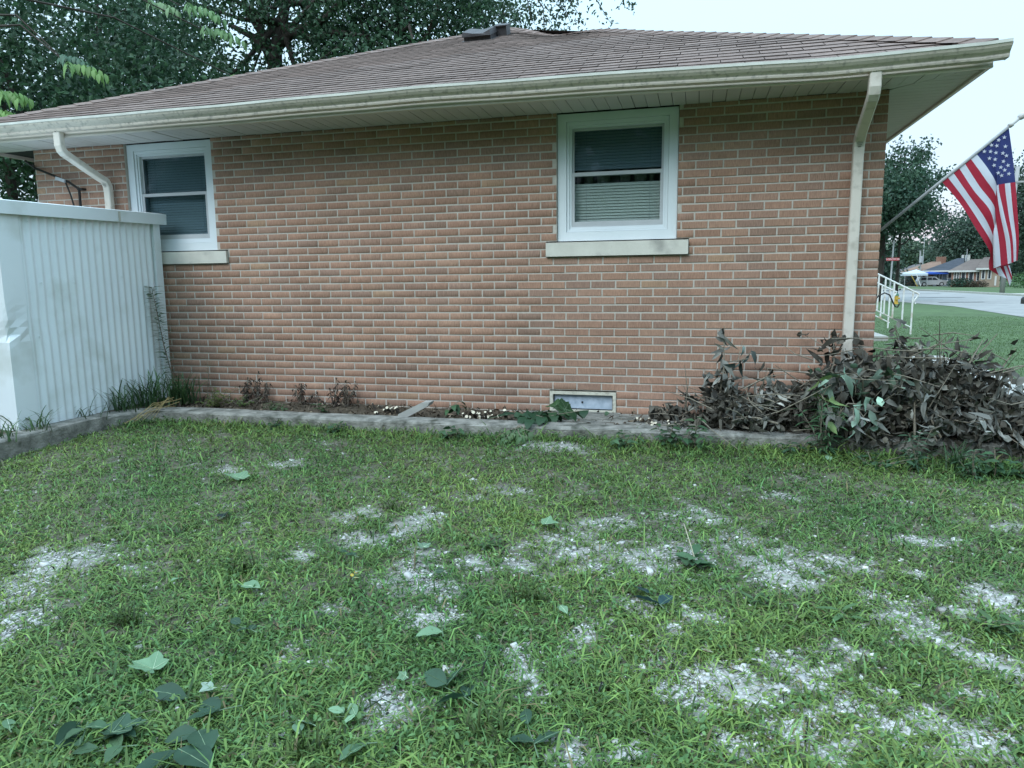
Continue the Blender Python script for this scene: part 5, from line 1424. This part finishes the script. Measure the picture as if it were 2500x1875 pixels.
# power lines
for i, (ya, yb, Yw) in enumerate([(575, 525, 95), (555, 515, 95), (540, 470, 80), (596, 585, 120), (500, 462, 70)]):
    a_ = onY(2120, ya + 18, Yw); e_ = onY(2560, yb, Yw - 10); m_ = (a_ + e_) / 2 - [0, 0, .35]
    b = MB(); b.tube([a_, a_ * .56 + m_ * .44 - [0, 0, .02], m_, m_ * .44 + e_ * .56 - [0, 0, .02], e_], .022, 4)
    tag(b.build("power_line", M_blackm), ["power line crossing behind the flag, lowest but one", "power line crossing behind the flag, third from the top", "power line crossing behind the flag, second from the top", "lowest power line, just over the far wood", "topmost power line behind the flag"][i], "power line", "power lines behind the flag")
bp_ = onY(2503, 775, 24.0)
T = thing("mailbox", (bp_[0], 24, -.1), "black kerbside mailbox on a thin post at the right edge", "mailbox")
b = MB(); b.tube([(bp_[0], 24, -.15), (bp_[0], 24, .42)], .035, 8); b.build("post", M_black, T)
b = MB(); pr = [(-.11, .40), (.11, .40), (.11, .56)] + [(.11 * math.cos(a_), .56 + .11 * math.sin(a_)) for a_ in (.5, 1.05, 1.57, 2.1, 2.64)] + [(-.11, .56)]
b.prism([(bp_[0] + u, v) for u, v in pr], 23.72, 24.22); b.build("box", M_black, T)

# ------------------------------------------------------------------ houses across the street
def XZ(x, y, Y): q = onY(2140 + x / 6.144, 600 + y / 6.144, Y); return q[0], q[2]


M_fb = mat("far_brick", (.22, .12, .09), (.28, .16, .12), 1.2, .9); M_ft = mat("far_tan_brick", (.30, .24, .18), (.26, .20, .15), 1.2, .9); M_fs = mat("far_siding", (.22, .26, .30), (.18, .22, .26), .8, .8)
M_fw = mat("far_white_wall", (.55, .55, .53), (.48, .48, .46), 1, .8)
M_r1 = mat("far_roof_brown", (.12, .095, .085), (.155, .125, .11), .9, .9); M_r2 = mat("far_roof_slate", (.035, .042, .055), (.055, .062, .078), .9, .9); M_r3 = mat("far_roof_rust", (.20, .13, .095), (.25, .165, .125), .9, .9); M_r4 = mat("far_roof_grey", (.13, .125, .125), (.10, .095, .10), .9, .9)
M_fg = mat("far_glass", (.03, .035, .045), rough=.15, spec=.6)


TH = math.radians(-16.5); CT = math.cos(TH)


def far_house(label, Y, x0, x1, ybase, yeave, ridge, wm, rm, wins, dep=8., over=.5, door=None, ev=None):
    X0, Z0 = XZ(x0, yeave, Y); X1, Z1 = XZ(x1, yeave, Y); ze = (Z0 + Z1) / 2
    RM = Matrix.Translation((X0, Y, 0)) @ Matrix.Rotation(TH, 4, 'Z')
    T = thing("far_house", (X0, Y, -.1), label, "house", "houses across the street")

    def bl(b, name, m, par):
        b.v = [tuple(RM @ Vector(v)) for v in b.v]; return b.build(name, m, par)
    S = lambda x, y: ((XZ(x, y, Y)[0] - X0) * CT, XZ(x, y, Y)[1])
    w = (X1 - X0) * CT
    b = MB(); b.box(0, w, 0, dep, -.12, ze); bl(b, "wall", wm, T)
    ra = S(ridge[0], ridge[1])[0]; rb = S(ridge[2], ridge[1])[0]; zr = XZ(ridge[0], ridge[1], Y + dep / 2)[1]
    b = MB(); E0, E1, F0, F1 = -over, w + over, -over, dep + over
    b.add([(E0, F0, ze), (E1, F0, ze), (E1, F1, ze), (E0, F1, ze), (ra, dep / 2, zr), (rb, dep / 2, zr)], [(0, 1, 5, 4), (1, 2, 5), (2, 3, 4, 5), (3, 0, 4), (3, 2, 1, 0)]); R_ = bl(b, "roof", rm, T)
    b = MB(); b.box(E0, E1, F0 - .03, F0, ze - .22, ze + .02); bl(b, "fascia", M_fw, R_)
    for (wx0, wx1, wy0, wy1) in wins:
        (a0, z1), (a1, z0) = S(wx0, wy0), S(wx1, wy1)
        b = MB(); t_ = .10; ring(b, a0 - t_, a1 + t_, z0 - t_, z1 + t_, -.07, -.002, t_); Wn = bl(b, "window", M_fw, T)
        b = MB(); b.box(a0, a1, -.03, -.002, z0, z1); bl(b, "pane", M_fg, Wn)
        if a1 - a0 > .7: b = MB(); b.box((a0 + a1) / 2 - .04, (a0 + a1) / 2 + .04, -.06, -.031, z0, z1); bl(b, "mullion", M_fw, Wn)
    if door:
        a0, z1 = S(door[0], door[1]); a1, _ = S(door[2], door[1]); b = MB(); b.box(a0, a1, -.06, -.002, .1, z1); bl(b, "door", M_fw, T)
    return T, R_


H1, R1 = far_house("brick house with brown hipped roof and white windows across the street", 112, 1135, 1545, 585, 372, (1430, 205, 1700), M_fb, M_r1, [(1172, 1192, 398, 522), (1205, 1225, 398, 522), (1280, 1320, 398, 515), (1392, 1436, 395, 522), (1508, 1528, 395, 520)], dep=11)
far_house("tan brick house wing with two dark windows behind the flag tip", 110.5, 1552, 1860, 585, 335, (1640, 172, 1900), M_ft, M_r1, [(1588, 1612, 365, 492), (1682, 1704, 365, 492)], dep=11, door=(1772, 452, 1800))
a_, z_ = XZ(1470, 370, 111.6); b = MB(); b.box(a_ - .06, a_ + .06, 111.55, 111.67, 0, z_); o = b.build("downspout", M_fw, H1)
H2, R2 = far_house("blue-grey sided house with a slate roof behind the blue canopy", 127, 860, 1130, 575, 372, (1230, 188, 1330), M_fs, M_r2, [(1062, 1118, 408, 482), (905, 930, 420, 500), (958, 975, 420, 500)], dep=13, over=1.6)
(c0x, c0z), (c1x, c1z) = XZ(1345, 215, 133), XZ(1395, 138, 133); b = MB(); b.box(c0x, c1x, 132.6, 133.6, c0z - .8, c1z); b.build("chimney", M_fw, R2)
(ax_, az_) = XZ(1347, 50, 133); b = MB(); b.tube([(ax_, 132.5, c0z), (ax_, 132.5, az_)], .07, 5); b.build("antenna", M_steel, R2)
(ax_, az_) = XZ(1290, 165, 133); b = MB(); b.tube([(ax_, 132.8, az_ - 1), (ax_, 132.8, az_ + .3)], .2, 8); b.build("vent_pipe", M_fw, R2)
H3, R3 = far_house("low house with a rust-brown roof behind the white canopy", 141, 430, 900, 570, 392, (820, 240, 960), M_fb, M_r3, [(560, 590, 430, 510), (640, 670, 430, 510)], dep=12, over=1.2)
(ax_, az_) = XZ(940, 238, 147); b = MB(); b.box(ax_ - .5, ax_ + 1.0, 146.5, 147.3, az_ - 1, az_ + .9); b.build("chimney", M_fb, R3)
far_house("grey-roofed house farthest along, with pale porch posts", 158, 230, 420, 560, 415, (560, 280, 680), M_fw, M_r4, [(262, 285, 430, 520), (300, 325, 430, 520), (345, 360, 430, 520)], dep=14, over=1.0)

# SUV
CX0, _ = XZ(598, 590, 124); CX1, _ = XZ(1040, 590, 124); cl = CX1 - CX0; ks = cl / 4.7
T = thing("suv", ((CX0 + CX1) / 2, 124, -.1), "silver sport utility car parked side-on in the driveway across the street", "car")
pf = [(.02, .38), (0, .95), (.10, 1.06), (.30, 1.58), (.55, 1.70), (2.55, 1.70), (2.75, 1.66), (3.45, 1.14), (4.35, 1.02), (4.62, .88), (4.7, .42), (4.5, .30), (.2, .30)]
M_silver = mat("silver_paint", (.48, .50, .52), (.44, .46, .48), 1, .3, metal=.35)
b = MB(); b.prism([(CX0 + u * ks, -.1 + v * ks) for u, v in pf], 123.1, 124.95); b.build("body", M_silver, T)
for wn, poly in [("rear_window", [(.42, 1.12), (.50, 1.52), (1.25, 1.58), (1.25, 1.12)]), ("middle_window", [(1.33, 1.12), (1.33, 1.58), (2.15, 1.58), (2.15, 1.12)]), ("front_window", [(2.23, 1.12), (2.23, 1.58), (2.62, 1.56), (3.15, 1.12)])]:
    b = MB(); b.prism([(CX0 + u * ks, -.1 + v * ks) for u, v in poly], 123.07, 123.105); b.build(wn, M_fg, T)
for u in (.95, 3.72):
    for y_ in (123.02, 124.75):
        b = MB(); b.tube([(CX0 + u * ks, y_, .27), (CX0 + u * ks, y_ + .24, .27)], .37 * ks, 16); Wh = b.build("wheel", M_blackm, T)
        b = MB(); b.tube([(CX0 + u * ks, y_ - .01, .27), (CX0 + u * ks, y_ + .05, .27)], .23 * ks, 12); b.build("rim", M_steel, Wh)
b = MB(); b.box(CX0 + 4.5 * ks, CX0 + 4.66 * ks, 123.08, 123.3, .72, .84); b.build("headlight", M_wht, T)
b = MB(); b.box(CX0 - .02, CX0 + .12, 123.08, 123.25, .75, 1.0); b.build("tail_light", M_red, T)
b = MB(); b.box(CX0 + .5 * ks, CX0 + 2.4 * ks, 123.25, 123.29, 1.72, 1.77); b.build("roof_rail", M_black, T)


def canopy(label, Y, xl, xr, xp, ye, yp, m, skirt):
    X0, Ze = XZ(xl, ye, Y); X1, _ = XZ(xr, ye, Y); Xp, Zp = XZ(xp, yp, Y + 1.4)
    T = thing("pop_up_canopy", ((X0 + X1) / 2, Y + 1.4, -.1), label, "canopy", "pop-up canopies in the far driveway"); D_ = 2.9
    b = MB(); b.add([(X0, Y, Ze), (X1, Y, Ze), (X1, Y + D_, Ze), (X0, Y + D_, Ze), (Xp, Y + D_ / 2, Zp)] + [(x, y, Ze - skirt) for x, y in ((X0, Y), (X1, Y), (X1, Y + D_), (X0, Y + D_))],
                    [(0, 1, 4), (1, 2, 4), (2, 3, 4), (3, 0, 4), (0, 5, 6, 1), (1, 6, 7, 2), (2, 7, 8, 3), (3, 8, 5, 0)]); b.build("roof_cloth", m, T)
    for x in (X0 + .05, X1 - .05):
        for y in (Y + .05, Y + D_ - .05):
            b = MB(); b.box(x - .03, x + .03, y - .03, y + .03, -.1, Ze); b.build("leg", M_steel, T)


canopy("pale pop-up canopy standing left of the silver car", 121.5, 425, 775, 600, 418, 355, mat("canopy_pale", (.55, .62, .68), rough=.6, trans=.2), .35)
canopy("blue pop-up canopy standing over the silver car", 125.2, 745, 1080, 905, 405, 345, mat("canopy_blue", (.03, .10, .45), rough=.6, trans=.2), .25)
for lab, (xa, ya, xb, yb), m in [("yellow pole leaning beside the pale canopy", (520, 440, 612, 610), mat("yellow_pole", (.5, .35, .06), rough=.5)), ("white pole leaning beside the silver car", (598, 420, 662, 605), M_wht)]:
    (x0_, z0_), (x1_, z1_) = XZ(xa, ya, 120.8), XZ(xb, yb, 120.8); b = MB(); b.tube([(x0_, 120.8, z0_), (x1_, 120.8, max(z1_, -.08))], .05, 6); tag(b.build("leaning_pole", m), lab, "pole")

# bushes and trees over the street
def shrub(label, px0, py0, Y, r_, h, n_, colr, ll):
    X_, _ = XZ(px0, py0, Y); T = thing("shrub", (X_, Y, -.1), label, "shrub", "shrubs by the far houses")
    u = nrm(rng.normal(0, 1, (n_, 3))); P = np.array([X_, Y, -.1 + h * .45]) + u * rng.random((n_, 1)) ** .35 * np.array([r_, r_ * .8, h * .55]); P[:, 2] = np.maximum(P[:, 2], -.08)
    V, F = leaf4(P, rdir(n_), rdir(n_, 1), np.full(n_, ll), np.full(n_, ll * .7)); bigmesh("foliage", V, F, M_leaf, T, col=np.repeat(shades(n_, colr[0], colr[1], .3), 4, 0))
    b = MB(); b.tube([(X_, Y, -.15), (X_, Y, h * .5)], .06, 6); b.build("stem", M_bark, T)


shrub("round dark shrub below the white windows of the brick house", 1270, 580, 110.6, 1.9, 1.3, 900, DRK, .22)
shrub("low reddish shrub at the right end of the brick house", 1510, 580, 109.3, 1.6, .9, 600, ((.06, .05, .035), (.09, .075, .05)), .2)
shrub("dark hedge in front of the rust-roofed house", 330, 585, 136, 4.0, 1.7, 1200, DRK, .26)
shrub("dark bushes behind the yellow pole", 520, 590, 128, 1.6, 1.8, 700, ((.012, .02, .018), (.03, .04, .035)), .24)
shrub("green shrub at the right edge beyond the flag", 2290, 585, 98, 3.2, 2.0, 900, GRN, .24)


def ftree(label, px_, Y, r_, z0, z1, ncl, lpc, ll, seed, ca=(.022, .05, .035), cb=(.045, .085, .05), **kw):
    X_ = onY(px_, 600, Y)[0]; zc = (z0 + z1) / 2
    return tree("leafy_tree", label, (X_, Y, -.15), 0, (X_, Y, zc), (r_, r_ * .9, (z1 - z0) / 2), ncl, lpc, ll, ca, cb, tr=kw.pop("tr", .25), group="trees over the street", seed=seed, **kw)


zt = onY(2200, 345, 44)[2]; zb_ = onY(2200, 640, 44)[2]
ftree("dense round maple standing right beside the house corner", 2150, 44, 3.3, onY(2200, 600, 44)[2], onY(2200, 385, 44)[2], 150, 110, .27, 21, clr=1.0, ca=(.03, .07, .045), cb=(.06, .115, .065))
ftree("narrow tree top showing just under the eave end above the round maple", 2195, 46, 1.6, onY(2200, 500, 46)[2], onY(2200, 338, 46)[2], 34, 60, .24, 22, clr=.8, limbs=3, tr=.12, ca=(.03, .07, .045), cb=(.06, .115, .065))
ftree("dark tree low behind the street sign", 2115, 84, 3.2, -.2, onY(2200, 598, 84)[2], 80, 60, .42, 23, clr=1.6)
ftree("tall loose tree left of the hanging flag", 2370, 150, 6.5, 1.5, onY(2360, 490, 150)[2], 150, 60, .62, 24, clr=2.4, ca=(.05, .09, .07), cb=(.085, .135, .095))  # crown greens lightened to paint in distance haze
ftree("broad dark tree directly behind the flag", 2425, 160, 7.0, 1.5, onY(2420, 520, 160)[2], 150, 60, .66, 25, clr=2.4, ca=(.04, .075, .06), cb=(.07, .115, .08))  # haze put into the crown colours, paler than nearer trees
ftree("tall tree cut by the right edge beyond the flag", 2510, 118, 5.5, 1.5, onY(2490, 360, 118)[2], 170, 70, .5, 26, clr=2.0, ca=(.04, .075, .055), cb=(.07, .115, .075))
n = 300; X_ = rng.uniform(30, 115, n); P0 = np.stack([X_, rng.uniform(205, 235, n), rng.uniform(0, 1, n)], 1)
ht = onY(2300, 588, 215)[2]; P0[:, 2] = P0[:, 2] ** .8 * (ht * .86 + 1.3 * np.sin(X_ * .37) + 1.0 * np.sin(X_ * .9))
m_ = 110; ci = np.repeat(np.arange(n), m_); P = P0[ci] + rng.normal(0, 1.6, (n * m_, 3)); P[:, 2] = np.maximum(P[:, 2], 0)
V, F = leaf4(P, rdir(len(P)), rdir(len(P), 1), rng.uniform(.7, 1.2, len(P)), rng.uniform(.5, .9, len(P)))
tag(bigmesh("far_wood", V, F, M_leaf, col=np.repeat(np.repeat(shades(n, (.075, .125, .085), (.12, .175, .11), .2), m_, 0), 4, 0)), "distant pale green wood beyond the far houses", "wood", kind="stuff")
# unseen tree belt added behind the viewpoint to block low sky light
n = 470; X_ = rng.uniform(-34, 30, n); P0 = np.stack([X_, rng.uniform(-24, -17, n), rng.uniform(.3, 8.0, n)], 1); m_ = 34; ci = np.repeat(np.arange(n), m_)
P = P0[ci] + rng.normal(0, .9, (n * m_, 3)); P[:, 2] = np.maximum(P[:, 2], .1); V, F = leaf4(P, rdir(len(P)), rdir(len(P), 1), rng.uniform(.5, .9, len(P)), rng.uniform(.4, .7, len(P)))
tag(bigmesh("sky_blocking_trees", V, F, M_leaf, col=np.repeat(shades(len(P), DG, MG, .2), 4, 0)), "unseen belt of leafy trees added behind the viewpoint to block low sky", "wood", kind="stuff")
#PART4
